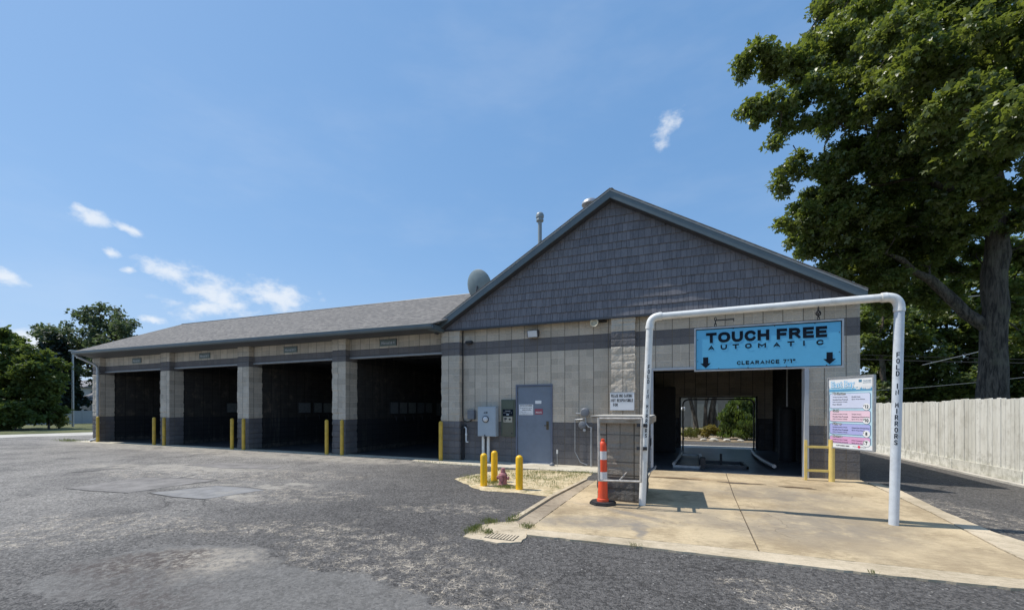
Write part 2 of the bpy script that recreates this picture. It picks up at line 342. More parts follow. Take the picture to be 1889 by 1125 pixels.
M_GBOX = mat('grey_cabinet', (.37, .43, .48), .4, .04, 4, .02)
M_GBOX2 = mat('grey_box', (.16, .17, .19), .5, .08, 6, .05)
M_GREEN = mat('olive_metal', (.085, .105, .075), .45, .1, 5, .05)
M_BEIGE = mat('beige_plate', (.42, .40, .33), .5, .06, 8, .02)
M_HYD = mat('faded_red', (.36, .15, .16), .6, .2, 14, .2, dirt=(.50, .36, .34, .5))
M_CAP = concrete('cap_concrete', (.30, .25, .195), (.44, .375, .295))
M_BRASS = mat('worn_brass', (.11, .09, .06), .4, .1, 8, 0, metal=.6)
M_GLASS = mat('lamp_glass', (.62, .64, .66), .15, .05, 4, 0)
M_RED = mat('red_sticker', (.32, .07, .10), .5, .1, 30, 0)
M_TANK = mat('cream_horn', (.42, .37, .26), .5, .08, 9, 0)
M_FENCE = None
def fencemat():
    m, N, B = new_mat('fence_boards'); g = N.new('ShaderNodeNewGeometry'); P = g.outputs['Position']
    c = N.mix(g.outputs['Random Per Island'], (.66, .64, .56), (.82, .80, .72))
    st = N.noise(N.vm('MULTIPLY', P, (1, 1, .07)), 30, 5, .7)
    c = N.mix(N.m('MULTIPLY', N.ramp(st, .5, .72), .55), c, (.30, .27, .22))
    c = N.mix(N.m('MULTIPLY', N.ramp(N.noise(P, 3, 5, .7), .46, .72), .45), c, (.40, .37, .30))
    z = N.xyz(P)[2]
    c = N.mix(N.m('MULTIPLY', N.m('MULTIPLY', N.ramp(z, .1, .9, 1, 0), N.ramp(N.noise(P, 6, 6, .75), .4, .65)), .5), c, (.27, .27, .20))
    kn = N.ramp(N.voro(N.vm('MULTIPLY', P, (1, 1, .5)), 4.5), .03, .07, 1, 0)
    c = N.mix(N.m('MULTIPLY', kn, .6), c, (.26, .21, .16))
    N.put(B.inputs['Base Color'], c); B.inputs['Roughness'].default_value = .85
    N.put(B.inputs['Normal'], bumpn(N, st, .4, .01)); return m
M_FENCE = fencemat()
def barkmat():
    m, N, B = new_mat('bark'); P = wpos(N)
    st = N.noise(N.vm('MULTIPLY', P, (1, 1, .16)), 11, 7, .75, .6)
    c = N.mix(N.ramp(st, .38, .62), (.035, .028, .024), (.165, .138, .112))
    c = N.mix(N.m('MULTIPLY', N.ramp(N.noise(P, 2, 4), .55, .7), .4), c, (.20, .19, .13))
    N.put(B.inputs['Base Color'], c); B.inputs['Roughness'].default_value = .95
    N.put(B.inputs['Normal'], bumpn(N, st, 1, .09)); return m
M_BARK = barkmat()
def leafmat(name, a, b, trans=(.10, .16, .02), tr=.35, rough=.42, spec=.5):
    m, N, B = new_mat(name); g = N.new('ShaderNodeNewGeometry'); P = g.outputs['Position']
    c = N.mix(g.outputs['Random Per Island'], a, b)
    c = N.mix(N.m('MULTIPLY', N.ramp(N.noise(P, .7, 4), .4, .65), .4), c, tuple(v*1.5 for v in b))
    N.put(B.inputs['Base Color'], c); B.inputs['Roughness'].default_value = rough; B.inputs['Specular IOR Level'].default_value = spec
    T = N.new('ShaderNodeBsdfTranslucent'); N.put(T.inputs['Color'], c4(trans))
    X = N.new('ShaderNodeMixShader'); X.inputs[0].default_value = tr
    N.l.new(B.outputs[0], X.inputs[1]); N.l.new(T.outputs[0], X.inputs[2])
    N.l.new(X.outputs[0], N.n['Material Output'].inputs['Surface']); return m
M_LEAF = leafmat('maple_leaves', (.046, .076, .026), (.155, .185, .058), trans=(.30, .37, .05), rough=.38, spec=.6)
M_LEAFD = leafmat('dark_leaves', (.040, .066, .024), (.125, .155, .050), trans=(.22, .29, .045))
M_LEAFB = leafmat('hazy_leaves', (.060, .085, .052), (.11, .14, .082), trans=(.12, .17, .06), rough=.6, spec=.3)
M_LEAFY = leafmat('yellow_green_leaves', (.09, .11, .03), (.20, .20, .06), trans=(.22, .24, .04))
M_BUSH = leafmat('shrub_leaves', (.036, .060, .020), (.11, .15, .042), trans=(.16, .22, .035), rough=.6, spec=.3)
M_NEED = leafmat('spruce_needles', (.016, .028, .022), (.034, .050, .040), tr=.1)
M_JUN = leafmat('juniper_sprays', (.04, .08, .02), (.14, .19, .05), trans=(.2, .28, .04), tr=.35)
M_BLADE = leafmat('grass_blades', (.09, .12, .03), (.22, .24, .08), trans=(.2, .24, .05))
M_SIDING = mat('house_siding', (.50, .50, .50), .7, .05, 2, 0)
M_HROOF = mat('house_roof', (.20, .19, .19), .9, .15, 3, .1)
M_HWIN = mat('house_window', (.06, .07, .09), .2, .1, 3, 0)
M_GARW = mat('far_wall', (.26, .24, .22), .8, .08, 2, 0)

# ------------------------------------------------------------------ mesh helpers
class MB:
    def __init__(s): s.v = []; s.f = []; s.mi = []
    def add(s, vs, fs, mi=0):
        o = len(s.v); s.v += [tuple(v) for v in vs]; s.f += [tuple(i+o for i in f) for f in fs]; s.mi += [mi]*len(fs); return s
    def box(s, x0, x1, y0, y1, z0, z1, mi=0, ch=0):
        if ch:
            b = bmesh.new(); bmesh.ops.create_cube(b, size=1)
            for v in b.verts: v.co = Vector((x0+(v.co.x+.5)*(x1-x0), y0+(v.co.y+.5)*(y1-y0), z0+(v.co.z+.5)*(z1-z0)))
            bmesh.ops.bevel(b, geom=b.edges[:], offset=ch, segments=2, affect='EDGES')
            s.add([v.co[:] for v in b.verts], [[v.index for v in f.verts] for f in b.faces], mi); b.free(); return s
        vs = [(x, y, z) for z in (z0, z1) for y in (y0, y1) for x in (x0, x1)]
        return s.add(vs, [(0,2,3,1),(4,5,7,6),(0,1,5,4),(2,6,7,3),(0,4,6,2),(1,3,7,5)], mi)
    def hexa(s, b, t, mi=0):      # b, t: four points each, same winding
        return s.add(list(b)+list(t), [(3,2,1,0),(4,5,6,7),(0,1,5,4),(1,2,6,5),(2,3,7,6),(3,0,4,7)], mi)
    def prism(s, pts, z0, z1, mi=0):
        n = len(pts); zz0 = z0 if isinstance(z0, (list, tuple)) else [z0]*n
        vs = [(p[0], p[1], zz0[i]) for i, p in enumerate(pts)]+[(p[0], p[1], z1) for p in pts]
        return s.add(vs, [tuple(range(n))[::-1], tuple(range(n, 2*n))]+[(i, (i+1) % n, n+(i+1) % n, n+i) for i in range(n)], mi)
    def tube(s, pts, rad, n=10, cap=True, mi=0):
        pts = [Vector(p) for p in pts]; k = len(pts)
        rad = rad if isinstance(rad, (list, tuple)) else [rad]*k
        ref = None; rings = []
        for i, p in enumerate(pts):
            d = (pts[min(i+1, k-1)]-pts[max(i-1, 0)]).normalized()
            if ref is None: ref = Vector((0, 0, 1)) if abs(d.z) < .9 else Vector((1, 0, 0))
            a = d.cross(ref).normalized(); b = d.cross(a).normalized(); ref = -b if False else ref
            if abs(d.dot(ref)) > .95: ref = Vector((0, 1, 0)) if abs(d.y) < .9 else Vector((1, 0, 0)); a = d.cross(ref).normalized(); b = d.cross(a)
            rings.append((a, b))
        # parallel transport for smooth bends
        a, b = rings[0]; out = []
        for i, p in enumerate(pts):
            d = (pts[min(i+1, k-1)]-pts[max(i-1, 0)]).normalized()
            a = (a-d*a.dot(d)).normalized(); b = d.cross(a)
            out += [p+(a*math.cos(t)+b*math.sin(t))*rad[i] for t in [2*math.pi*j/n for j in range(n)]]
        fs = [(i*n+j, i*n+(j+1) % n, (i+1)*n+(j+1) % n, (i+1)*n+j) for i in range(k-1) for j in range(n)]
        if cap: fs += [tuple(range(n))[::-1], tuple(range((k-1)*n, k*n))]
        return s.add(out, fs, mi)
    def lathe(s, prof, org=(0, 0, 0), n=20, axis='Z', mi=0, rot=None):
        vs = []; k = len(prof)
        for r, h in prof:
            for j in range(n):
                t = 2*math.pi*j/n; p = Vector((r*math.cos(t), r*math.sin(t), h))
                if axis == 'Y': p = Vector((p.x, p.z, p.y))
                if axis == 'X': p = Vector((p.z, p.x, p.y))
                if rot: p = rot @ p
                vs.append(p+Vector(org))
        fs = [(i*n+j, i*n+(j+1) % n, (i+1)*n+(j+1) % n, (i+1)*n+j) for i in range(k-1) for j in range(n)]
        fs += [tuple(range(n))[::-1], tuple(range((k-1)*n, k*n))]
        return s.add(vs, fs, mi)
    def build(s, name, m, parent=None, loc=None, smooth=False, recalc=True):
        org = Vector(parent.get('_o', (0, 0, 0))) if parent is not None else Vector(loc or (0, 0, 0))
        me = bpy.data.meshes.new(name)
        me.from_pydata([tuple(Vector(v)-org) for v in s.v], [], s.f)
        for x in (m if isinstance(m, (list, tuple)) else [m]): me.materials.append(x)
        if isinstance(m, (list, tuple)): me.polygons.foreach_set('material_index', s.mi)
        if recalc and len(s.f) < 60000:
            b = bmesh.new(); b.from_mesh(me); bmesh.ops.recalc_face_normals(b, faces=b.faces); b.to_mesh(me); b.free()
        if smooth:
            me.shade_smooth()
            try: me.set_sharp_from_angle(angle=R(38))
            except Exception: pass
        me.update()
        o = bpy.data.objects.new(name, me); col.objects.link(o)
        if parent is not None: o.parent = parent
        else: o.location = org
        o['_o'] = tuple(org); ORG.append(o)
        return o
ORG = []
def tag(o, label=None, cat=None, group=None, kind=None):
    if label: o['label'] = label
    if cat: o['category'] = cat
    if group: o['group'] = group
    if kind: o['kind'] = kind
    return o
def thing(name, loc, label, cat, group=None):
    o = bpy.data.objects.new(name, None); o.location = loc; o.empty_display_size = .2; col.objects.link(o); o['_o'] = tuple(loc); ORG.append(o)
    return tag(o, label, cat, group)
def copy_tree(o, loc=None, label=None, parent=None):
    c = o.copy(); col.objects.link(c); ORG.append(c)
    if parent is not None: c.parent = parent
    if loc is not None: c.location = loc; c['_o'] = tuple(loc)
    if label: c['label'] = label
    for ch in o.children: copy_tree(ch, parent=c)
    return c

def text_geo(body, bold=.0, spacing=1.0, res=3):
    c = bpy.data.curves.new('t', 'FONT'); c.body = body; c.size = 1; c.offset = bold; c.space_character = spacing; c.resolution_u = res
    c.fill_mode = 'BOTH' if False else c.fill_mode
    o = bpy.data.objects.new('t', c); col.objects.link(o)
    me = bpy.data.meshes.new_from_object(o.evaluated_get(bpy.context.evaluated_depsgraph_get()))
    vs = [v.co.copy() for v in me.vertices]; fs = [tuple(p.vertices) for p in me.polygons]
    bpy.data.objects.remove(o); bpy.data.curves.remove(c); bpy.data.meshes.remove(me)
    return vs, fs
def text_on(mb, body, org, ux, uy, x0, x1, y0, y1, bold=.0, spacing=1., fit=True, mi=0):
    """lay text in the rectangle x0..x1, y0..y1 of the plane org + ux*x + uy*y"""
    vs, fs = text_geo(body, bold, spacing)
    if not vs: return
    ax = min(v.x for v in vs); bx = max(v.x for v in vs); ay = min(v.y for v in vs); by = max(v.y for v in vs)
    sy = (y1-y0)/(by-ay); sx = (x1-x0)/(bx-ax) if fit else sy
    org = Vector(org); ux = Vector(ux); uy = Vector(uy)
    mb.add([org+ux*(x0+(v.x-ax)*sx)+uy*(y0+(v.y-ay)*sy) for v in vs], fs, mi)

G_ = {'T': (1., [[(0,1),(1,1)],[(.5,1),(.5,0)]]), 'O': (1.12, 'O'), 'U': (1.02, [[(0,1),(0,.42),(.05,.2),(.18,.06),(.35,0),(.65,0),(.82,.06),(.95,.2),(1,.42),(1,1)]]),
 'C': (1.02, [[(.97,.80),(.84,.93),(.66,1),(.44,1),(.24,.94),(.08,.78),(0,.55),(0,.45),(.08,.22),(.24,.06),(.44,0),(.66,0),(.84,.07),(.97,.20)]]),
 'H': (1.02, [[(0,1),(0,0)],[(1,1),(1,0)],[(0,.5),(1,.5)]]), 'F': (.88, [[(1,1),(0,1),(0,0)],[(0,.48),(.9,.48)]]),
 'R': (1., [[(0,0),(0,1),(.62,1),(.84,.93),(.92,.74),(.84,.55),(.62,.47),(0,.47)],[(.55,.45),(1,0)]]), 'P': (.95, [[(0,0),(0,1),(.65,1),(.9,.92),(1,.72),(.9,.5),(.65,.42),(0,.42)]]),
 'E': (.90, [[(1,1),(0,1),(0,0),(1,0)],[(0,.5),(.92,.5)]]), 'A': (1.15, [[(0,0),(.5,1),(1,0)],[(.2,.27),(.8,.27)]]), 'M': (1.2, [[(0,0),(0,1),(.5,.35),(1,1),(1,0)]]),
 'I': (.0, [[(0,1),(0,0)]]), 'L': (.85, [[(0,1),(0,0),(1,0)]]), 'N': (1.05, [[(0,0),(0,1),(1,0),(1,1)]]), 'D': (1.05, [[(0,0),(0,1),(.5,1),(.8,.92),(1,.66),(1,.34),(.8,.08),(.5,0),(0,0)]]),
 'S': (.92, [[(.95,.84),(.75,.97),(.45,1),(.15,.93),(.03,.75),(.15,.58),(.5,.5),(.85,.42),(.97,.25),(.85,.07),(.55,0),(.25,.03),(.03,.16)]]),
 'B': (1., [[(0,0),(0,1),(.65,1),(.88,.9),(.88,.62),(.65,.52),(0,.52)],[(.65,.52),(.95,.42),(1,.2),(.85,.04),(.65,0),(0,0)]]),
 '7': (.85, [[(0,1),(1,1),(.35,0)]]), '1': (.32, [[(0,1),(1,1),(1,0)]]), "'": (.0, [[(0,1),(0,.72)]]), '"': (.32, [[(0,1),(0,.72)],[(1,1),(1,.72)]]),
 '2': (.85, [[(.03,.82),(.2,.97),(.5,1),(.85,.92),(.95,.7),(.8,.48),(0,0),(1,0)]]), '0': (.85, 'O'), '8': (.85, [[(.5,.53),(.15,.63),(.1,.85),(.3,1),(.7,1),(.9,.85),(.85,.63),(.5,.53),(.08,.4),(0,.2),(.2,0),(.8,0),(1,.2),(.92,.4),(.5,.53)]]), '$': (.8, [[(.95,.8),(.5,.93),(.05,.75),(.5,.5),(.95,.25),(.5,.07),(.05,.2)],[(.5,1),(.5,0)]])}
def glyph(ch, w, h, t):
    """solid strokes of one capital inside a w x h box: list of quads (2-D)"""
    gw, st = G_[ch]
    if st == 'O':
        n = 28; out = []
        P_ = lambda k, rx, ry: (w/2+rx*math.copysign(abs(math.cos(k))**.86, math.cos(k)), h/2+ry*math.copysign(abs(math.sin(k))**.86, math.sin(k)))
        for i in range(n):
            a, b = 2*math.pi*i/n, 2*math.pi*(i+1)/n
            out.append([P_(a, w/2, h/2), P_(b, w/2, h/2), P_(b, w/2-t, h/2-t), P_(a, w/2-t, h/2-t)])
        return out
    out = []
    for pl_ in st:
        pts = [Vector((t/2+x*(w-t), t/2+y*(h-t))) for x, y in pl_]; k = len(pts); L_ = []
        closed = (pts[0]-pts[-1]).length < 1e-6 and k > 2
        for i in range(k):
            d0 = (pts[i]-pts[i-1]).normalized() if i else ((pts[-1]-pts[-2]).normalized() if closed else None)
            d1 = (pts[i+1]-pts[i]).normalized() if i < k-1 else ((pts[1]-pts[0]).normalized() if closed else None)
            p = pts[i].copy()
            if d0 is None: p -= d1*t/2; d0 = d1
            if d1 is None: p += d0*t/2; d1 = d0
            m_ = (d0+d1); m_ = m_.normalized() if m_.length > .2 else d0
            nn = Vector((-m_.y, m_.x)); c_ = max(.45, abs(nn.dot(Vector((-d1.y, d1.x))))); L_.append((p+nn*t/2/c_, p-nn*t/2/c_))
        for i in range(k-1): out.append([L_[i][0], L_[i+1][0], L_[i+1][1], L_[i][1]])
    # clip to the box
    return [[(min(max(x, 0), w), min(max(y, 0), h)) for x, y in q] for q in out]
def block_text(mb, body, org, ux, uy, x0, x1, y0, y1, tr=.2, gap=.16):
    """wide bold capitals that fill the rectangle"""
    h = y1-y0; t = h*tr; org = Vector(org); ux = Vector(ux); uy = Vector(uy)
    ws = [(.45 if c == ' ' else G_[c][0]*.9) for c in body]; tot = sum(ws)*h+gap*h*(len(body)-1)+sum(t for c in body if c != ' ' and G_[c][0] < .4)
    k = (x1-x0)/tot; x = x0
    for c, wv in zip(body, ws):
        if c == ' ': x += (wv+gap)*h*k; continue
        w = wv*h*k+(t*k if G_[c][0] < .4 else 0)
        nn = ux.cross(uy)
        for kq, q in enumerate(glyph(c, max(w, t*1.0), h, t)): mb.add([org+ux*(x+a)+uy*(y0+b)+nn*.00012*kq for a, b in q], [(0, 1, 2, 3)])
        x += w+gap*h*k

# ================================================================== THE SETTING
def ragged(pts, amp, seed=1):
    rr = random.Random(seed); out = []
    n = len(pts)
    for i in range(n):
        a = Vector(pts[i]); b = Vector(pts[(i+1) % n]); L = (b-a).length; k = max(1, int(L/.07)) if L < 14 else 1
        for j in range(k):
            p = a+(b-a)*j/k
            if j: p += Vector((rr.uniform(-amp, amp), rr.uniform(-amp, amp)))
            out.append((p.x, p.y))
    return out
def sheet(name, pts, z, m, thick=.03, label=None, cat=None, kind='structure', rag=0.):
    if rag: pts = ragged(pts, rag, len(pts))
    o = MB().prism(pts, z-thick, z).build(name, m)
    return tag(o, label, cat, kind=kind)
g = MB(); g.add([(-500, -500, -.03), (500, -500, -.03), (500, 500, -.03), (-500, 500, -.03)], [(0, 1, 2, 3)]); tag(g.build('ground', M_GRASS), kind='structure')
sheet('parking_lot', [(-29.5, -30), (12.52, -30), (12.52, 10.7), (-26, 10.7), (-27, 2.6), (-28.6, .2)], -.008, M_ASPH, .02)
sheet('road', [(-29.7, -30), (-29.5, -30), (-28.6, .2), (-27, 2.6), (-26, 10.7), (-29, 10.7), (-31.5, 2.2), (-34, -3), (-38, -30)], -.004, M_LIGHTC, .02)
# driveway slab with its joints: two panels, front and side kerb bands
PJ = 6.93
sheet('driveway', [(4.12, -2.2), (5.2, -2.2), (5.2, -.005), (PJ-.012, -.005), (PJ-.17, -3), (PJ-.28, -6.1), (5.5, -6.15), (3.96, -6.25)], .012, M_PAD, .04)
sheet('driveway', [(PJ+.005, -.005), (9.62, -.005), (9.42, -3.2), (9.22, -5.0), (9.16, -6.05), (PJ-.262, -6.1), (PJ-.155, -3)], .012, M_PAD, .04)
sheet('kerb', [(3.96, -6.27), (5.5, -6.17), (6.6, -6.12), (7.72, -6.10), (9.0, -6.065), (12, -5.95), (12, -6.25), (9.0, -6.33), (7.69, -6.42), (6.7, -6.43), (5.5, -6.44), (4.02, -6.5)], .016, M_KERB, .04, rag=.010)
sheet('kerb', [(9.64, -.3), (9.80, -.3), (9.86, -1.1), (9.66, -3.0), (9.62, -4.2), (9.8, -5.2), (10.4, -5.99), (9.18, -6.05), (9.24, -5.0), (9.44, -3.2)], .018, M_KERB, .04, rag=.008)
sheet('gutter', [(4.10, -2.2), (3.94, -6.25), (3.58, -5.96), (3.64, -4.25), (3.86, -2.2)], .004, M_GUT, .03, rag=.012)
kb = MB(); kb.prism([(3.86, -2.2), (3.93, -2.2), (3.72, -4.25), (3.66, -5.9), (3.58, -5.96), (3.64, -4.25)], -.02, .035); tag(kb.build('kerb', M_KERB), kind='structure')
sheet('pavement', [(3.30, -6.85), (3.29, -6.3), (3.42, -6.12), (3.66, -5.97), (3.97, -6.28), (4.03, -6.52), (4.05, -6.78), (3.8, -6.92)], .008, M_KERB, .03, rag=.016)
# apron strips at the building foot
sheet('pavement', [(-1.75, -.82), (-.6, -1.03), (1.4, -1.05), (3.9, -1.03), (5.18, -1.0), (5.18, -.003), (-1.07, -.003), (-1.07, -.25), (-1.9, -.25)], .010, M_APRON, .03, rag=.01)
sheet('pavement', [(-21.4, -.75), (-1.2, -.42), (-1.2, -.02), (-21.4, -.02)], .003, M_APRON, .02)
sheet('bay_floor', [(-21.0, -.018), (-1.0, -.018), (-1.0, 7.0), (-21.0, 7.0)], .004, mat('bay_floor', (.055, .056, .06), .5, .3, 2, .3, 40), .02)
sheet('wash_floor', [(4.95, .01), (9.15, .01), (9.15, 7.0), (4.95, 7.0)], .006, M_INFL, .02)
sheet('pavement', [(4.5, 7.02), (11.5, 7.02), (11.5, 8.3), (4.5, 8.3)], .006, M_LIGHTC, .02)
# damp stains on the slab near the door
def blob(cx, cy, rx, ry, n=26, seed=1, amp=.12):
    r_ = random.Random(seed); ph = [r_.uniform(0, 6.3) for _ in range(4)]
    return [(cx+rx*(1+amp*sum(math.sin((k+2)*t+ph[k]) for k in range(4))*.5)*math.cos(t), cy+ry*(1+amp*sum(math.sin((k+2)*t+ph[k]) for k in range(4))*.5)*math.sin(t)) for t in [2*math.pi*i/n for i in range(n)]]
for i, (cx, cy, rx, ry) in enumerate([(5.75, -1.25, .42, .10), (7.05, -1.42, .34, .11), (8.05, -1.55, .30, .09)]):
    sheet('puddle', blob(cx, cy, rx, ry, seed=i+3, amp=.3), .0165, M_WET, .003)
# repair patches in the lot
sheet('asphalt_patch', [(-5.72, -7.0), (-5.82, -5.65), (-4.8, -5.35), (-3.85, -5.25), (-3.95, -5.9), (-4.0, -6.8), (-4.9, -6.95)], -.003, M_PATCH2, .004, rag=.02)
sheet('asphalt_patch', [(-3.6, -6.65), (-3.17, -5.7), (-2.4, -5.6), (-1.8, -5.64), (-2.06, -6.62), (-2.8, -6.7)], -.003, mat('blue_grey_patch', (.225, .22, .215), .85, .18, 4, .8, 60, dirt=(.36, .33, .28, .5)), .004)
sheet('asphalt_patch', [(-7.3, -3.9), (-6.8, -3.2), (-4.6, -2.9), (-4.2, -3.5), (-5.6, -3.95)], -.003, M_PATCH2, .004, rag=.02)
def seam(pts, wd=.035):      # tar-dark joint round a repair
    q = MB(); n = len(pts)
    for i in range(n):
        a = Vector(pts[i]); b = Vector(pts[(i+1) % n]); d = (b-a).normalized(); nn = Vector((d.y, -d.x))*wd
        if i % 4 == 2: continue
        q.add([(a.x, a.y, -.0022), (b.x, b.y, -.0022), (b.x+nn.x, b.y+nn.y, -.0022), (a.x+nn.x, a.y+nn.y, -.0022)], [(0, 1, 2, 3)])
    tag(q.build('asphalt_seam', M_TAR), kind='structure')
seam([(-5.72, -7.0), (-4.9, -6.95), (-4.0, -6.8), (-3.95, -5.9), (-3.85, -5.25), (-4.8, -5.35), (-5.82, -5.65)])
seam([(-3.6, -6.65), (-2.8, -6.7), (-2.06, -6.62), (-1.8, -5.64), (-2.4, -5.6), (-3.17, -5.7)])
# sand island by the hydrant (bumpy surface)
def island():
    pts = [(1.05, -3.12), (1.6, -3.62), (2.2, -4.08), (3.1, -4.05), (3.70, -4.16), (3.84, -2.2), (3.86, -1.1), (2.6, -1.09), (1.45, -1.5), (1.25, -2.3)]
    b = bmesh.new(); vs = [b.verts.new((x, y, .0)) for x, y in pts]; f = b.faces.new(vs)
    ext = bmesh.ops.triangulate(b, faces=[f]); bmesh.ops.subdivide_edges(b, edges=b.edges[:], cuts=5, use_grid_fill=True)
    bmesh.ops.subdivide_edges(b, edges=b.edges[:], cuts=1, use_grid_fill=True)
    from mathutils import noise
    for v in b.verts:
        ed = v.is_boundary
        if ed:
            k = noise.noise(v.co*4); v.co.x += .06*k; v.co.y += .05*noise.noise(v.co*4+Vector((9, 0, 0))); v.co.z = -.004
        else: v.co.z = .010+.020*abs(noise.noise(v.co*3))+.01*noise.noise(v.co*11)
    me = bpy.data.meshes.new('sand'); b.to_mesh(me); b.free(); me.materials.append(M_SAND); me.shade_smooth()
    o = bpy.data.objects.new('sand_bed', me); col.objects.link(o); tag(o, kind='structure')
island()

# ================================================================== BUILDING
BL = thing('car_wash_building', (0, 0, 0), 'long grey block car wash with shingled roof, dark gable and four open bays', 'building')
SL = (7.377-4.183)/(4.169+1.203); SR = (7.377-4.199)/(9.548-4.169)
XL, XM, XR = -1.203, 4.169, 9.585
def zroof(x): return 4.183+SL*(x-XL) if x < XM else 7.377-SR*(x-XM)
ZT = 4.06
# front wall pieces (Y 0 .. .3)
def wallbox(x0, x1, z0, z1, name='wall', y0=0, y1=.2, m=M_CMU): return MB().box(x0, x1, y0, y1, z0, z1).build(name, m, BL)
fw_ = MB(); fw_.box(-.44, 1.36, 0, .2, 0, ZT); fw_.box(1.36, 2.49, 0, .2, 2.30, ZT); fw_.box(2.49, 5.16, 0, .2, 0, ZT)
fw_.box(5.16, 8.64, 0, .2, 2.66, ZT); fw_.box(8.64, 9.60, 0, .2, 0, ZT)
fw_.box(-1.0, -.44, .21, .3, 0, ZT); fw_.build('front_wall', M_CMU, BL)
MB().box(9.36, 9.56, .2, 7.0, 0, 4.1).build('side_wall', M_CMU, BL)
bw = MB(); bw.box(4.8, 5.9, 6.9, 7.1, 0, 4.1); bw.box(8.68, 9.35, 6.9, 7.1, 0, 4.1); bw.box(5.9, 8.68, 6.9, 7.1, 2.09, 4.1)
bw.box(-1.0, 4.8, 6.9, 7.1, 0, 4.1); bw.build('rear_wall', M_CMU, BL)
M_TUN = cmu('shade_toned_tunnel_block', tan=(.024, .023, .022), drk=(.012, .013, .016))  # near-black copy of the block; tunnel darkness is painted into its colour
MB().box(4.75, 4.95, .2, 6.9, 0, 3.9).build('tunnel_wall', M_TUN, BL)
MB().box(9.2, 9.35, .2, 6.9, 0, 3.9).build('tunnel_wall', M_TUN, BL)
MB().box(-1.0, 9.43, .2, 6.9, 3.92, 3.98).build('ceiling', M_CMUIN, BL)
# rough columns
def column(x0, x1, y0, y1, z1, seed, m=M_CMU, name='column', parent=None, z0=0.):
    rr = random.Random(seed); from mathutils import noise
    per = []
    def side(a, b, n):
        for i in range(n): per.append((a[0]+(b[0]-a[0])*i/n, a[1]+(b[1]-a[1])*i/n))
    side((x0, y0), (x1, y0), 12); side((x1, y0), (x1, y1), 8); side((x1, y1), (x0, y1), 3); side((x0, y1), (x0, y0), 8)
    n = len(per); nz = int((z1-z0)/.05); vs = []
    cx, cy = (x0+x1)/2, (y0+y1)/2
    for k in range(nz+1):
        z = z0+(z1-z0)*k/nz; row = int(z/.2032); fr = (z/.2032) % 1
        for (x, y) in per:
            bx = int((x-x0)/.2032-1e-6)
            rr2 = random.Random(row*131+bx*17+seed); off = rr2.uniform(-.006, .014)
            a = noise.noise(Vector((x*9, y*9, z*9+seed)))*.008+noise.noise(Vector((x*28, y*28, z*28+seed)))*.005+off*.7
            a -= .010 if min(fr, 1-fr) < .08 else 0
            dx = (1 if x > cx else -1) if abs(abs(x-cx)-(x1-x0)/2) < .002 else 0
            dy = (1 if y > cy else -1) if abs(abs(y-cy)-(y1-y0)/2) < .002 else 0
            vs.append((x+dx*a, y+dy*a, z))
    fs = [(k*n+j, k*n+(j+1) % n, (k+1)*n+(j+1) % n, (k+1)*n+j) for k in range(nz) for j in range(n)]
    fs += [tuple(range(n))[::-1], tuple(range(nz*n, (nz+1)*n))]
    return MB().add(vs, fs).build(name, m, parent or BL)
CX = [(-20.886, -20.25), (-15.477, -14.824), (-10.468, -9.813), (-5.546, -4.942), (-1.074, -.435)]
for i, (a, b) in enumerate(CX): column(a, b, -.2, .36, 4.07, i*7+1)
column(4.166, 4.779, -.2, -.002, ZT, 77)
# wing: partitions, lintels, rear wall, ceiling
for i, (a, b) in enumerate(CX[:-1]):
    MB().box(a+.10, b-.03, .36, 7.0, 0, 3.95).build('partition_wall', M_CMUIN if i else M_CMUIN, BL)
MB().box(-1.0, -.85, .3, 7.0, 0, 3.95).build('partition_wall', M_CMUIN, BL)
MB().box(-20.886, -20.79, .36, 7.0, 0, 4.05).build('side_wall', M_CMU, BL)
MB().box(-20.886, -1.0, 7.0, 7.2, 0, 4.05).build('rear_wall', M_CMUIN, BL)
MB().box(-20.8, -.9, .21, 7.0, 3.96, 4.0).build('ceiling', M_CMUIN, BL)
for i in range(4):
    x0, x1 = CX[i][1], CX[i+1][0]
    l = MB().box(x0-.02, x1+.02, 0, .2, 3.40, 4.06).build('lintel', M_CMU, BL)
    MB().box(x0-.02, x1+.02, -.02, .2, 3.352, 3.398).build('steel_angle', mat('angle_steel', (.30, .32, .34), .5) if i == 0 else bpy.data.materials['angle_steel'], BL)
    cx = x0+(x1-x0)*(.55, .47, .47, .43)[i]
    s_ = MB().box(cx-.34, cx+.34, -.018, -.001, 3.72, 3.93, 0).build('bay_sign', mat('sign_sage', (.13, .17, .165), .5) if i == 0 else bpy.data.materials['sign_sage'], BL)
    t = MB(); text_on(t, 'Manual # %d' % (i+1), (cx, -.021, 3.825), (1, 0, 0), (0, 0, 1), -.27, .27, -.05, .05, bold=.03); t.build('lettering', bpy.data.materials['painted_steel'], s_, recalc=False)
    f = MB(); f.box(cx-.36, cx+.36, -.022, -.003, 3.93, 3.945); f.box(cx+.34, cx+.355, -.022, -.003, 3.72, 3.93); f.build('sign_rim', M_TRIMDK, s_)
    # overhead door track folded up inside the bay
    MB().box(x0+.15, x1-.15, 2.2, 6.2, 3.55, 3.62).build('overhead_door', M_DKMET, BL)
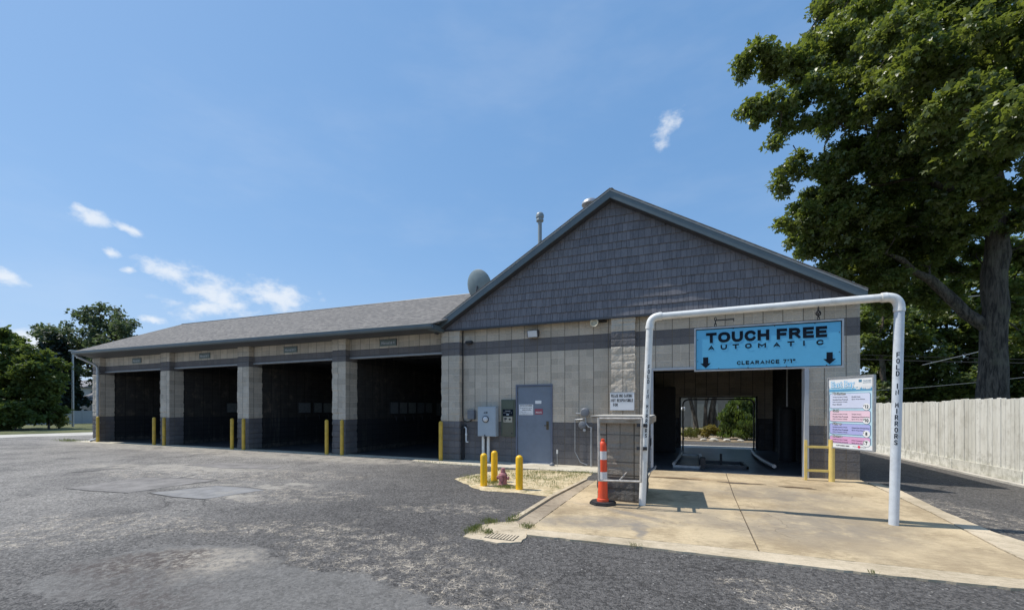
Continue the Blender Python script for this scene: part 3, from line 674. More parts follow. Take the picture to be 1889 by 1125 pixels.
# roofs
def roofslab(name, quad, th, m, mat2=None):
    n = (Vector(quad[1])-Vector(quad[0])).cross(Vector(quad[3])-Vector(quad[0])).normalized()
    if n.z < 0: n = -n
    lo = [tuple(Vector(q)-Vector((0, 0, th))) for q in quad]
    return MB().hexa(lo, quad).build(name, m, BL)
YF, YB = -.45, 7.35
roofslab('roof', [(XL, YF-.02, zroof(XL)), (XM, YF-.02, 7.377), (XM, YB, 7.377), (XL, YB, zroof(XL))], .035, M_SHING)
roofslab('roof', [(XM, YF-.02, 7.377), (XR, YF-.02, zroof(XR)), (XR, YB, zroof(XR)), (XM, YB, 7.377)], .035, M_SHING)
roofslab('roof_deck', [(XL, YF+.03, zroof(XL)-.036), (XM, YF+.03, 7.341), (XM, YB, 7.341), (XL, YB, zroof(XL)-.036)], .14, M_SOFF)
roofslab('roof_deck', [(XM, YF+.03, 7.341), (XR, YF+.03, zroof(XR)-.036), (XR, YB, zroof(XR)-.036), (XM, YB, 7.341)], .14, M_SOFF)
def strip(a, b, y0, y1, d0, d1, name, m):      # band following the rake, d0..d1 below the roof line
    za, zb = zroof(a), zroof(b)
    if a == XM or b == XM: pass
    return MB().hexa([(a, y0, za-d1), (b, y0, zb-d1), (b, y1, zb-d1), (a, y1, za-d1)], [(a, y0, za-d0), (b, y0, zb-d0), (b, y1, zb-d0), (a, y1, za-d0)]).build(name, m, BL)
for a, b in ((XL, XM), (XM, XR)):
    strip(a, b, YF, YF+.028, .062, .245, 'rake_board', M_FASC)
    strip(a, b, YF-.012, YF+.028, .037, .060, 'drip_edge', M_DRIP)
    strip(a, b, YF+.03, -.215, .235, .255, 'rake_soffit', M_TRIMDK)
# gable backing and shakes
ga = MB(); yb = -.19
ga.add([(XL+.25, yb, ZT), (XR-.05, yb, ZT), (XR-.05, yb, zroof(XR)-.16), (XM, yb, 7.377-.16), (XL+.25, yb, zroof(XL+.25)-.16),
        (XL+.25, -.01, ZT), (XR-.05, -.01, ZT), (XR-.05, -.01, zroof(XR)-.16), (XM, -.01, 7.377-.16), (XL+.25, -.01, zroof(XL+.25)-.16)],
       [(0, 1, 2, 3, 4), (9, 8, 7, 6, 5), (0, 5, 6, 1), (1, 6, 7, 2), (2, 7, 8, 3), (3, 8, 9, 4), (4, 9, 5, 0)])
ga.build('gable_wall', M_TRIMDK, BL)
MB().box(XL+.25, XR-.03, -.245, -.17, ZT-.055, ZT-.002).build('gable_trim', M_TRIMDK, BL)
sh = MB(); rr = random.Random(3); RH = .222; z = ZT; row = 0
while z < 7.3:
    x = XL+.2+rr.uniform(-.1, 0); step = 0; k = 0
    while x < XR-.03:
        wd = rr.choice((.07, .095, .115, .135, .16)); x2 = min(x+wd, XR-.03)
        if k <= 0: step = rr.uniform(-.018, .018); k = rr.randint(4, 9)
        k -= 1
        zb_ = max(ZT, z+step+rr.uniform(-.003, .003)) if row else ZT
        lim = min(zroof(x), zroof(x2))-.20; zt = z+RH+.02
        if zb_ < lim-.01:
            za, zc = min(zt, zroof(x)-.19), min(zt, zroof(x2)-.19); zb2 = zb_
            g_ = .0035; yb_ = -.222-rr.uniform(0, .006); yt = -.198
            vs = [(x+g_, yb_, zb2), (x2-g_, yb_, zb2), (x2-g_, yb+.0, zb2), (x+g_, yb+.0, zb2), (x+g_, yt, za), (x2-g_, yt, zc), (x2-g_, yb+.0, zc), (x+g_, yb+.0, za)]
            sh.add(vs, [(3, 2, 1, 0), (4, 5, 6, 7), (0, 1, 5, 4), (1, 2, 6, 5), (3, 0, 4, 7)])
        x = x2
    z += RH; row += 1
sh.build('gable_shakes', M_SHAKE, BL, recalc=False)
# wing roof
def ze(x): return 4.16-(x+1.0)*.0086
wr = MB()
a, b, c, d = (-20.93, -.86, ze(-20.93)), (-1.0, -.86, ze(-1)), (2.3, 3.5, 6.205), (-20.45, 3.5, 6.40)
wr.hexa([tuple(Vector(q)-Vector((0, 0, .04))) for q in (a, b, c, d)], [a, b, c, d]).build('roof', M_SHING, BL)
e, f_ = (2.3, 7.9, 4.15), (-20.93, 7.9, 4.3)
MB().hexa([tuple(Vector(q)-Vector((0, 0, .04))) for q in (d, c, e, f_)], [d, c, e, f_]).build('roof', M_SHING, BL)
MB().tube([(-20.45, 3.5, 6.40), (2.3, 3.5, 6.205)], .03, 6).build('ridge_cap', M_TRIMDK, BL)
# gable end triangle of the wing
MB().add([(-20.8, -.8, 4.1), (-20.8, 7.8, 4.1), (-20.42, 3.5, 6.34)], [(0, 1, 2)]).build('gable_wall', M_SOFF, BL)
MB().hexa([(-20.93, -.84, ze(-20.93)-.16), (-1.0, -.84, ze(-1)-.16), (-1.0, -.82, ze(-1)-.16), (-20.93, -.82, ze(-20.93)-.16)],
          [(-20.93, -.84, ze(-20.93)-.045), (-1.0, -.84, ze(-1)-.045), (-1.0, -.82, ze(-1)-.045), (-20.93, -.82, ze(-20.93)-.045)]).build('fascia', M_FASC, BL)
def gut(x): z = ze(x); return [(-.845, z-.16), (-.93, z-.155), (-.965, z-.10), (-.96, z-.045), (-.975, z-.03), (-.965, z-.022), (-.945, z-.04), (-.935, z-.11), (-.86, z-.13), (-.845, z-.05)]
gm = MB(); A = [(-20.95, y, z) for y, z in gut(-20.95)]; B_ = [(-.97, y, z) for y, z in gut(-.97)]; n = len(A)
gm.add(A+B_, [(i, (i+1) % n, n+(i+1) % n, n+i) for i in range(n)]+[tuple(range(n))[::-1], tuple(range(n, 2*n))]).build('gutter', M_FASC, BL)
MB().hexa([(-20.93, -.82, ze(-20.93)-.175), (-1.0, -.82, ze(-1)-.115), (-1.0, .01, 4.03), (-20.93, .01, 4.05)],
          [(-20.93, -.82, ze(-20.93)-.16), (-1.0, -.82, ze(-1)-.10), (-1.0, .01, 4.06), (-20.93, .01, 4.08)]).build('soffit', M_SOFF, BL)
MB().box(-1.19, -.96, -.80, -.19, 3.98, 4.13).build('eave_return', M_FASC, BL)
dp = MB(); dp.tube([(-20.75, -.88, 4.13), (-20.72, -.80, 4.05), (-20.35, -.36, 3.72), (-20.26, -.29, 3.60), (-20.24, -.28, 3.4), (-20.24, -.28, .25), (-20.27, -.33, .12), (-20.4, -.5, .05)], .055, 8)
dp.build('downspout', M_GALV, BL)
for z in (.9, 2.2, 3.3): MB().box(-20.31, -20.17, -.345, -.205, z, z+.03).build('strap', M_GALV, BL)
# vents on the roof
v = MB(); v.tube([(1.91, .6, 5.95), (1.91, .6, 7.38)], .06, 14); v.lathe([(.06, 7.30), (.11, 7.32), (.115, 7.36), (.10, 7.38), (.10, 7.41), (.12, 7.43), (.125, 7.50), (.10, 7.56), (.05, 7.59), (0.001, 7.60)], (1.91, .6, 0), 18)
v.build('vent_pipe', mat('vent_grey', (.26, .30, .31), .4, .06, 4, 0), BL, smooth=True)
v = MB(); v.lathe([(.15, 6.75), (.15, 7.52), (.24, 7.52), (.26, 7.54), (.25, 7.60), (.20, 7.65), (.10, 7.68), (.001, 7.69)], (3.46, .6, 0), 22); v.build('roof_vent', M_GALV, BL, smooth=True)
v = MB(); v.hexa([(XM-.20, -.30, 7.29), (XM+.20, -.30, 7.29), (XM+.20, 6.8, 7.29), (XM-.20, 6.8, 7.29)], [(XM-.04, -.30, 7.455), (XM+.04, -.30, 7.455), (XM+.04, 6.8, 7.455), (XM-.04, 6.8, 7.455)])
v.build('ridge_vent', M_RUB, BL)
# door
fr = MB(); fr.box(1.36, 1.41, -.03, .12, 0, 2.26); fr.box(2.44, 2.49, -.03, .12, 0, 2.26); fr.box(1.36, 2.49, -.03, .12, 2.262, 2.31); fr.build('door_frame', M_FRAME, BL)
DR = MB().box(1.412, 2.438, .0, .045, .03, 2.255, ch=.004).build('door', M_DOOR, BL)
MB().box(1.36, 2.49, -.06, .1, .0, .028).build('sill', M_STEEL, BL)
nt = MB().box(1.46, 1.90, -.008, -.002, 1.42, 1.73).build('notice', M_SIGNW, DR)
t = MB()
text_on(t, 'NOTICE CUSTOMERS', (1.46, -.0105, 1.42), (1, 0, 0), (0, 0, 1), .03, .41, .255, .295, .02)
text_on(t, 'For assistance or refunds', (1.46, -.0105, 1.42), (1, 0, 0), (0, 0, 1), .03, .40, .19, .225)
text_on(t, 'please call office', (1.46, -.0105, 1.42), (1, 0, 0), (0, 0, 1), .10, .38, .13, .165, .03)
text_on(t, 'Thank you', (1.46, -.0105, 1.42), (1, 0, 0), (0, 0, 1), .03, .22, .075, .105)
text_on(t, 'No trespassing after hours', (1.46, -.0105, 1.42), (1, 0, 0), (0, 0, 1), .03, .41, .02, .05)
t.build('lettering', M_NAVY, nt, recalc=False)
MB().box(1.96, 2.15, -.006, -.001, 1.75, 1.84).build('label', M_SIGNW, DR)
st = MB(); st.prism([(0, 0)], 0, 0) if False else st.box(1.95, 2.19, -.006, -.001, 1.44, 1.60); st.build('sticker', M_RED, DR)
t = MB(); text_on(t, 'PRIVATE', (1.95, -.0085, 1.44), (1, 0, 0), (0, 0, 1), .03, .21, .03, .08, .02); t.build('lettering', M_SIGNW, DR, recalc=False)
hd = MB(); hd.box(2.30, 2.37, -.012, -.001, 1.0, 1.24); hd.tube([(2.335, -.01, 1.12), (2.335, -.06, 1.12), (2.25, -.06, 1.12)], .012, 8); hd.build('handle', M_BRASS, DR)
for z in (.3, 1.15, 2.0): MB().box(1.402, 1.418, -.012, .0, z, z+.10).build('hinge', M_BRASS, BL)
# tunnel door jambs and header
j = MB(); j.box(5.162, 5.222, -.03, .2, 0, 2.6); j.build('door_jamb', M_STEEL, BL)
j = MB(); j.box(8.55, 8.635, -.05, .2, 0, 2.6); j.build('door_jamb', M_STEEL, BL)
MB().box(5.162, 8.635, -.03, .2, 2.602, 2.657).build('door_header', M_STEEL, BL)
j = MB(); j.box(5.9, 5.96, 6.82, 6.9, 0, 2.08); j.box(8.62, 8.68, 6.82, 6.9, 0, 2.08); j.box(5.9, 8.68, 6.82, 6.9, 2.03, 2.08); j.build('door_jamb', M_DKMET, BL)
MB().box(5.0, 9.15, 1.0, 5.8, 3.0, 3.06).build('overhead_door', M_DKMET, BL)

# ---------------- things on the roof and walls
D = thing('satellite_dish', (-1.18, 2.5, 5.60), 'round grey satellite dish seen from behind on the wing roof beside the gable slope', 'satellite dish')
rot = Vector((.30, 1, .35)).to_track_quat('Z', 'Y').to_matrix()
m_ = MB(); m_.lathe([(.001, 0), (.15, .008), (.3, .03), (.45, .072), (.59, .125), (.60, .135), (.585, .14), (.44, .09), (.3, .05), (.001, .02)], (-1.18, 2.5, 6.20), 36, rot=rot); m_.build('reflector', mat('dish_grey', (.20, .25, .26), .5, .08, 5, 0), D, smooth=True)
m_ = MB(); m_.tube([(-1.18, 2.5, 5.62), (-1.18, 2.45, 6.0), (-1.18, 2.5, 6.2)], .03, 8); m_.tube([(-1.18, 2.5, 5.9), (-1.0, 3.1, 6.35)], .015, 6); m_.build('mast', M_DKMET, D)

D = thing('wall_light', (1.93, 0, 3.65), 'square white-faced flood light on the block wall under the gable', 'wall light')
MB().hexa([(1.77, -.14, 3.655), (2.09, -.14, 3.655), (2.09, -.001, 3.70), (1.77, -.001, 3.70)], [(1.77, -.19, 3.86), (2.09, -.19, 3.86), (2.09, -.001, 3.88), (1.77, -.001, 3.88)]).build('housing', M_TRIMDK, D)
MB().add([(1.79, -.1435, 3.672), (2.07, -.1435, 3.672), (2.07, -.190, 3.842), (1.79, -.190, 3.842)], [(0, 1, 2, 3)]).add([(1.79, -.1480, 3.670), (2.07, -.1480, 3.670), (2.07, -.1945, 3.843), (1.79, -.1945, 3.843)], [(0, 1, 2, 3)]).build('lens', M_GLASS, D)
D = thing('floodlight', (-.14, 0, 3.6), 'small black floodlight at the left corner of the block wall', 'wall light')
MB().box(-.27, -.03, -.16, -.05, 3.60, 3.69, ch=.02).build('housing', M_RUB, D); MB().box(-.2, -.1, -.06, -.001, 3.61, 3.68).build('bracket', M_RUB, D)
D = thing('alarm_horn', (3.72, 0, 3.85), 'round cream alarm horn with black arm beneath the gable trim', 'alarm horn')
MB().lathe([(.03, .06), (.05, .0), (.10, -.06), (.115, -.12), (.10, -.125), (.05, -.09), (.001, -.10)], (3.72, -.12, 3.93), 20, axis='Y').build('bell', M_TANK, D, smooth=True)
MB().box(3.70, 4.02, -.10, -.001, 3.96, 4.00).build('arm', M_RUB, D)

U = thing('utility_cabinet', (.45, 0, 0), 'large pale grey utility cabinet with round meter on two white conduits', 'electric cabinet')
c_ = MB().box(.20, .80, -.22, -.001, .775, 1.665, ch=.008).build('cabinet', M_GBOX, U)
MB().box(.225, .775, -.226, -.2202, .80, 1.64).build('cabinet_door', M_GBOX, U)
mt_ = MB(); mt_.lathe([(.085, 0), (.085, -.02), (.075, -.05), (.05, -.075), (.001, -.08)], (.47, -.227, 1.29), 24, axis='Y'); mt_.build('meter', M_GLASS, U, smooth=True)
mt_ = MB(); mt_.lathe([(.07, 0), (.105, -.001), (.105, -.02), (.088, -.022), (.088, -.001)], (.47, -.227, 1.29), 24, axis='Y'); mt_.build('meter_ring', M_DKMET, U, smooth=True)
t = MB(); block_text(t, 'AIR', (.47, -.2285, 1.46), (1, 0, 0), (0, 0, 1), -.065, .065, 0, .055, .25, .3); t.build('lettering', M_NAVY, U, recalc=False)
for x in (.33, .50): MB().tube([(x, -.10, 0), (x, -.10, .774)], .045, 12).build('conduit', M_PVC, U, smooth=True)
MB().box(.43, .455, -.24, -.20, .70, .83).build('lock', M_DKMET, U)
G = thing('change_machine', (1.13, 0, .77), 'green recessed change machine panel with black display left of the door', 'change machine')
MB().box(.90, 1.345, -.05, -.001, .775, 1.875, ch=.006).build('panel', M_GREEN, G)
MB().box(.945, 1.30, -.062, -.0502, .81, 1.35).build('lower_door', mat('olive_door', (.105, .105, .075), .5, .08, 5, .03), G)
MB().box(.945, 1.30, -.062, -.0502, 1.60, 1.84).build('upper_plate', M_GREEN, G)
dsp = MB().box(.955, 1.29, -.068, -.0502, 1.385, 1.585).build('display', M_NAVY, G)
t = MB(); text_on(t, 'CHANGE', (.955, -.0705, 1.385), (1, 0, 0), (0, 0, 1), .08, .25, .135, .165, .02); text_on(t, 'BILLS  1  5  10', (.955, -.0705, 1.385), (1, 0, 0), (0, 0, 1), .03, .30, .085, .11); t.build('lettering', M_STEEL, G, recalc=False)
MB().box(1.08, 1.16, -.0735, -.0682, 1.41, 1.45).build('label', M_GBOX, G)
MB().box(.985, 1.26, -.0695, -.0622, 1.20, 1.365).build('face_plate', M_BEIGE, G)
q = MB(); q.box(1.01, 1.09, -.078, -.0697, 1.28, 1.335); q.box(1.02, 1.05, -.076, -.0697, 1.23, 1.27); q.lathe([(.032, 0), (.032, -.012), (.001, -.013)], (1.19, -.0697, 1.29), 14, axis='Y'); q.build('coin_slot', M_DKMET, G)
MB().lathe([(.02, 0), (.02, -.01), (.001, -.011)], (1.25, -.0622, .87), 12, axis='Y').build('lock', M_RUB, G)
J = thing('junction_box', (-.12, 0, 1.25), 'small grey junction box with thin wall conduit in the corner by the column', 'junction box')
MB().box(-.20, .03, -.13, -.001, 1.28, 1.56, ch=.006).build('box', M_GBOX2, J)
MB().tube([(-.40, -.03, 4.02), (-.42, -.03, 3.9), (-.42, -.03, 1.35), (-.38, -.03, 1.24), (-.28, -.03, 1.20), (-.14, -.03, 1.22), (-.08, -.03, 1.28)], .013, 7).build('cable', M_RUB, J)
H = thing('hose_bib', (-.3, 0, .6), 'white and dark plumbing valve on the wall beside the left column', 'pipe fitting')
q = MB(); q.tube([(-.33, -.06, 1.05), (-.30, -.09, 1.03), (-.26, -.09, 1.0), (-.26, -.09, .62), (-.24, -.11, .58), (-.18, -.11, .58)], .022, 9); q.lathe([(.035, .78), (.035, .84)], (-.26, -.09, 0), 10); q.build('pipe', M_WHITE, H, smooth=True)
q = MB(); q.box(-.38, -.30, -.10, -.001, .98, 1.1); q.tube([(-.41, -.05, .82), (-.34, -.08, .82)], .03, 8); q.tube([(-.40, -.04, 0), (-.40, -.04, .98)], .05, 8); q.build('valve', M_RUB, H)
g_ = thing('gas_meter', (3.45, 0, .7), 'round grey gas regulator and pipes on the block wall beside the pier', 'gas meter')
q = MB(); q.lathe([(.001, -.20), (.10, -.19), (.125, -.16), (.125, -.13), (.10, -.10), (.04, -.08), (.04, -.001)], (3.45, 0, 1.50), 20, axis='Y'); q.lathe([(.001, -.22), (.09, -.2), (.11, -.15), (.11, -.1), (.001, -.05)], (3.38, 0, 1.15), 18, axis='Y'); q.build('regulator', M_GBOX2, g_, smooth=True)
q = MB(); q.tube([(3.20, -.14, 1.47), (3.45, -.14, 1.47), (3.47, -.14, 1.2), (3.55, -.14, 1.1), (3.62, -.14, 1.1), (3.62, -.14, .02)], .022, 8); q.tube([(3.15, -.05, 1.3), (3.15, -.05, .4), (3.3, -.06, .12), (3.5, -.07, .05)], .012, 6); q.tube([(3.15, -.05, 1.3), (3.42, -.1, 1.32)], .015, 6); q.lathe([(.04, -.2), (.04, -.1)], (3.44, 0, 1.02), 12, axis='Y'); q.build('pipe', M_GALV, g_, smooth=True)
g_ = thing('marker_stake', (2.72, -.35, 0), 'thin grey capped stake standing by the wall right of the door', 'stake')
q = MB(); q.tube([(2.72, -.35, 0), (2.72, -.35, .44)], .008, 6); q.build('rod', M_GALV, g_); q = MB(); q.tube([(2.72, -.35, .36), (2.72, -.35, .47)], .022, 8); q.build('cap', M_WHITE, g_)
g_ = MB(); g_.lathe([(.07, 0), (.075, .02), (.06, .06), (.03, .085), (.001, .09)], (2.55, -.28, .011), 14); tag(g_.build('drain_cap', M_GBOX2, loc=(2.55, -.28, .011), smooth=True), 'small grey dome cap on the apron right of the door sill', 'pipe cap')
cs = thing('caution_sign', (4.44, -.2, 1.55), 'white hand-lettered caution sign on the column above the pier', 'sign')
MB().box(4.145, 4.765, -.245, -.222, 1.57, 2.03).build('panel', M_SIGNW, cs)
t = MB(); o_ = (4.145, -.248, 1.57)
block_text(t, 'PLEASE USE CAUTION', o_, (1, 0, 0), (0, 0, 1), .03, .57, .335, .415, .16, .2)
block_text(t, 'NOT RESPONSIBLE', o_, (1, 0, 0), (0, 0, 1), .02, .59, .215, .295, .16, .2)
block_text(t, 'FOR', o_, (1, 0, 0), (0, 0, 1), .08, .20, .10, .18, .16, .2)
t.build('lettering', M_NAVY, cs, recalc=False)
q = MB(); q.box(4.135, 4.775, -.25, -.222, 2.031, 2.04); q.box(4.135, 4.775, -.25, -.222, 1.56, 1.569); q.build('frame', M_STEEL, cs)

# ---------------- bollards
def bollard(x, y, h, r_, m, label, group, ground=0):
    o = MB(); o.lathe([(r_, 0), (r_, h-r_*.9), (r_*.93, h-r_*.55), (r_*.72, h-r_*.25), (r_*.38, h-r_*.04), (.001, h)], (x, y, ground), 18)
    return tag(o.build('bollard', m, loc=(x, y, ground), smooth=True), label, 'bollard', group)
gb = 'faded yellow bollards along the open bays'
b0 = bollard(-.98, -.40, 1.22, .062, M_YELD, 'faded yellow bollard at the right edge of the rightmost bay, against the column', gb)
for x, lab in ((-4.93, 'faded yellow bollard on the right face of the column between the two rightmost bays'), (-5.62, 'faded yellow bollard at the left of the column between the two rightmost bays'),
               (-9.86, 'faded yellow bollard on the face of the middle column between bays'), (-10.52, 'faded yellow bollard at the left of the middle column between bays'),
               (-14.87, 'faded yellow bollard on the face of the column between the two leftmost bays'), (-15.58, 'faded yellow bollard at the left of the column between the two leftmost bays'),
               (-20.02, 'faded yellow bollard at the far left building corner beside the downspout')):
    copy_tree(b0, (x, -.38, 0), lab)
gy = 'bright yellow bollards around the hydrant'
b1 = bollard(2.087, -3.724, .69, .072, M_YEL, 'bright yellow bollard left of the hydrant, nearest the asphalt', gy)
copy_tree(b1, (2.085, -3.185, 0), 'bright yellow bollard just behind and left of the hydrant')
copy_tree(b1, (2.90, -3.797, 0), 'bright yellow bollard right of the hydrant on the sand')
hy = thing('fire_hydrant', (2.41, -3.466, 0), 'small faded red hydrant standing on the sand between yellow bollards', 'fire hydrant')
MB().lathe([(.10, 0), (.105, .02), (.085, .04), (.082, .19), (.095, .20), (.095, .22), (.085, .225), (.08, .25), (.05, .27), (.035, .275)], (2.41, -3.466, 0), 20).build('barrel', M_HYD, hy, smooth=True)
MB().lathe([(.035, .272), (.055, .275), (.055, .29), (.045, .33), (.04, .36), (.02, .37), (.001, .372)], (2.41, -3.466, 0), 16).build('cap', M_HYD, hy, smooth=True)
for s in (-1, 1): MB().lathe([(.03, .06*s), (.03, .11*s), (.04, .11*s), (.04, .13*s), (.001, .132*s)], (2.41, -3.466, .16), 12, axis='X').build('outlet', M_HYD, hy, smooth=True)
MB().lathe([(.045, -.06), (.045, -.11), (.05, -.11), (.05, -.12), (.001, -.122)], (2.41, -3.466, .15), 12, axis='Y').build('outlet', M_HYD, hy, smooth=True)

# ---------------- payment pier with cone and frame
pr_ = thing('payment_pier', (4.9, -3.6, 0), 'square block pier with flat concrete cap beside the wash entrance', 'block pier')
column(4.50, 5.28, -4.15, -2.95, 1.36, 91, m=M_PIER, name='shaft', parent=pr_, z0=.0)
MB().box(4.42, 5.42, -4.25, -2.88, 1.36, 1.475, ch=.01).build('cap', M_CAP, pr_)
MB().box(4.40, 5.40, -4.27, -2.86, 1.478, 1.49).build('cap_sunlit_edge', M_LIGHTC, pr_)  # thin paler layer that paints the sunlit top edge of the cap
kp = MB(); kp.box(5.295, 5.36, -3.85, -3.45, .62, 1.12, ch=.01); kp.build('keypad', M_GBOX2, pr_)
kp = MB(); kp.box(5.361, 5.368, -3.80, -3.50, .95, 1.08); kp.build('screen', M_NAVY, pr_)
kp = MB(); kp.box(5.361, 5.375, -3.75, -3.55, .68, .88); kp.build('label', M_STEEL, pr_)
kp = MB(); kp.hexa([(5.29, -3.85, .45), (5.45, -3.85, .56), (5.45, -3.45, .56), (5.29, -3.45, .45)], [(5.29, -3.85, .47), (5.45, -3.85, .58), (5.45, -3.45, .58), (5.29, -3.45, .47)]); kp.build('shelf', M_STEEL, pr_)
cl_ = thing('pipe_guard', (4.9, -4.62, 0), 'grey square tube guard frame hanging in front of the block pier', 'pipe frame')
TB = mat('weathered_tube', (.50, .46, .41), .45, .25, 14, .1, metal=.2)
q = MB(); q.tube([(4.605, -4.62, 1.452), (5.285, -4.62, 1.455)], .017, 8); q.build('top_tube', TB, cl_, smooth=True)
q = MB(); q.tube([(4.603, -4.62, 1.466), (4.612, -4.62, .435)], .021, 8); q.build('side_tube', TB, cl_, smooth=True)
q = MB(); q.tube([(5.285, -4.62, 1.469), (5.268, -4.62, .455)], .021, 8); q.build('side_tube', TB, cl_, smooth=True)
q = MB(); q.tube([(4.598, -4.62, .435), (5.285, -4.62, .46)], .017, 8); q.build('bottom_tube', TB, cl_, smooth=True)
q = MB(); q.tube([(4.94, -4.60, .46), (5.0, -4.15, .52)], .014, 8); q.build('wall_stay', TB, cl_, smooth=True)
for z_ in (1.31, .93): MB().box(5.18, 5.345, -4.345, -4.31, z_, z_+.055).build('clamp', M_DKMET, cl_); MB().box(5.262, 5.292, -4.60, -4.346, z_+.005, z_+.045).build('arm', M_DKMET, cl_)
q = MB(); q.box(5.02, 5.14, -4.30, -4.251, 1.425, 1.465); q.build('bracket', M_GBOX, cl_)

cn = thing('traffic_cone', (4.64, -4.42, .012), 'tall orange delineator cone with white bands on black base beside the pier', 'traffic cone')
def hexp(r_, cx, cy, k=8): return [(cx+r_*math.cos(math.pi/k+2*math.pi*i/k), cy+r_*math.sin(math.pi/k+2*math.pi*i/k)) for i in range(k)]
q = MB(); q.prism(hexp(.225, 4.64, -4.42), .012, .045); q.prism(hexp(.205, 4.64, -4.42), .0452, .060); q.build('base', M_RUB, cn)
q = MB(); q.lathe([(.100, .060), (.098, .10), (.084, .108), (.080, .20), (.076, .40), (.068, .70), (.060, .98), (.056, 1.02), (.042, 1.05), (.03, 1.06), (.03, 1.10), (.001, 1.11)], (4.64, -4.42, 0), 24); q.build('body', M_ORNG, cn, smooth=True)
def cr(z_): return .0795-(z_-.2)*.026
for a, b in ((.40, .555), (.76, .90)): MB().lathe([(cr(a)+.002, a), (cr(b)+.002, b)], (4.64, -4.42, 0), 24).build('reflective_band', M_REFL, cn, smooth=True)

# ---------------- arch with hanging sign
YA = -4.26
ar = thing('clearance_arch', (6.9, YA, 0), 'large white plastic pipe arch spanning the driveway entrance', 'pipe arch')
rL, rR = .056, .056
def lerp(a, b, t): return tuple(a[i]+(b[i]-a[i])*t for i in range(3))
L0, L1 = (5.262, YA, .012), (5.383, YA, 3.0); R0, R1 = (8.580, YA+.06, .012), (8.642, YA+.06, 3.0)
pl = MB(); pl.tube([L0, L1], [rL, rL], 28); PL = pl.build('post', M_PVC, ar, smooth=True)
pr2 = MB(); pr2.tube([R0, R1], [rR, rR], 32); PR = pr2.build('post', mat('blue_white_pvc', (.60, .64, .68), .5, .07, 10, .06, dirt=(.38, .38, .36, .5)), ar, smooth=True)
zc = 3.125; zr = 3.150
rc = .055
MB().tube([(5.52, YA, zc), (8.50, YA+.055, zr+.005)], rc, 28).build('crossbar', M_PVC, ar, smooth=True)
def elbow(p0, pc, p1, r_, name, m):
    pts = []
    for i in range(13):
        t = i/12; a = Vector(p0); b = Vector(pc); c = Vector(p1); pts.append((1-t)**2*a+2*(1-t)*t*b+t*t*c)
    q = MB(); q.tube(pts, r_, 28); q.build(name, m, ar, smooth=True)
elbow((5.382, YA, 2.97), (5.386, YA, zc), (5.54, YA, zc), rL+.007, 'elbow', M_PVC)
elbow((8.49, YA+.055, zr+.005), (8.645, YA+.06, zr+.005), (8.642, YA+.06, 2.98), rR+.006, 'elbow', M_PVC)
for p0, p1, rr_ in (((5.380, YA, 2.93), (5.382, YA, 2.98), rL+.011), ((5.52, YA, zc), (5.57, YA, zc), rc+.011), ((8.44, YA+.055, zr+.005), (8.50, YA+.055, zr+.005), rc+.012), ((8.641, YA+.06, 2.95), (8.642, YA+.06, 2.99), rR+.010)):
    MB().tube([p0, p1], rr_, 28).build('coupling', M_PVC, ar, smooth=True)
def wrap_text(post, parent, p0, p1, rad, ztop, zbot, ang, body, wdt):
    """capitals stacked down a round post, wrapped on its surface round the direction ang"""
    p0 = Vector(p0); p1 = Vector(p1); ax = (p1-p0).normalized(); q = MB(); pitch = (ztop-zbot)/len(body)
    for i, ch in enumerate(body):
        if ch == ' ': continue
        h = pitch*.80; t = .0105; w = wdt if ch != 'I' else t; z0_ = ztop-i*pitch-h
        for qd in glyph(ch, w, h, t):
            for sx in range(3):
                lo, hi = sx/3, (sx+1)/3; (a, b, c, d) = [Vector(v) for v in qd]; vs = []
                for (p_, r_) in ((a, b), (d, c)):
                    pass
                quad = [a+(b-a)*lo, a+(b-a)*hi, d+(c-d)*hi, d+(c-d)*lo]
                for v in quad:
                    th = R(ang)+(v.x-w/2)/rad; z_ = z0_+v.y; c_ = p0+ax*((z_-p0.z)/ax.z); vs.append((c_.x+(rad+.002)*math.cos(th), c_.y+(rad+.002)*math.sin(th), z_))
                q.add(vs, [(0, 1, 2, 3)])
    q.build('lettering', M_NAVY, parent, recalc=False)
wrap_text(None, PR, R0, R1, rR, 2.385, 1.10, -111, 'FOLD IN MIRRORS', .036)
wrap_text(None, PL, L0, L1, rL, 2.33, 1.12, -72, 'FOLD IN MIRRORS', .036)
sg = thing('hanging_sign', (7.02, YA, 2.24), 'blue hanging sign reading TOUCH FREE AUTOMATIC under the white arch', 'sign')
X0, X1, Z0, Z1 = 6.055, 7.995, 2.20, 2.885
def sgz(x, z): return z+.0*(x-X0)
q = MB(); q.box(X0+.02, X1-.02, YA-.012, YA+.012, Z0+.02, Z1-.02); PN = q.build('panel', M_BLUE, sg)
q = MB(); q.box(X0, X1, YA-.028, YA+.028, Z0, Z0+.022); q.box(X0, X1, YA-.028, YA+.028, Z1-.022, Z1); q.box(X0, X0+.022, YA-.028, YA+.028, Z0+.0225, Z1-.0225); q.box(X1-.022, X1, YA-.028, YA+.028, Z0+.0225, Z1-.0225); q.build('frame', M_GALV, sg)
q = MB(); y_ = YA-.0145
for a, b, c, d in ((X0+.023, X1-.023, Z0+.023, Z0+.033), (X0+.023, X1-.023, Z1-.035, Z1-.023), (X0+.023, X0+.031, Z0+.033, Z1-.035), (X1-.031, X1-.023, Z0+.033, Z1-.035)): q.box(a, b, y_, y_+.002, c, d)
q.build('border', M_NAVY, PN)
t = MB(); O = (X0, YA-.0155, Z0); ux, uy = (1, 0, 0), (0, 0, 1)
block_text(t, 'TOUCH', O, ux, uy, .170, 1.03, .440, .600, .27, .12)
block_text(t, 'FREE', O, ux, uy, 1.125, 1.745, .440, .600, .27, .14)
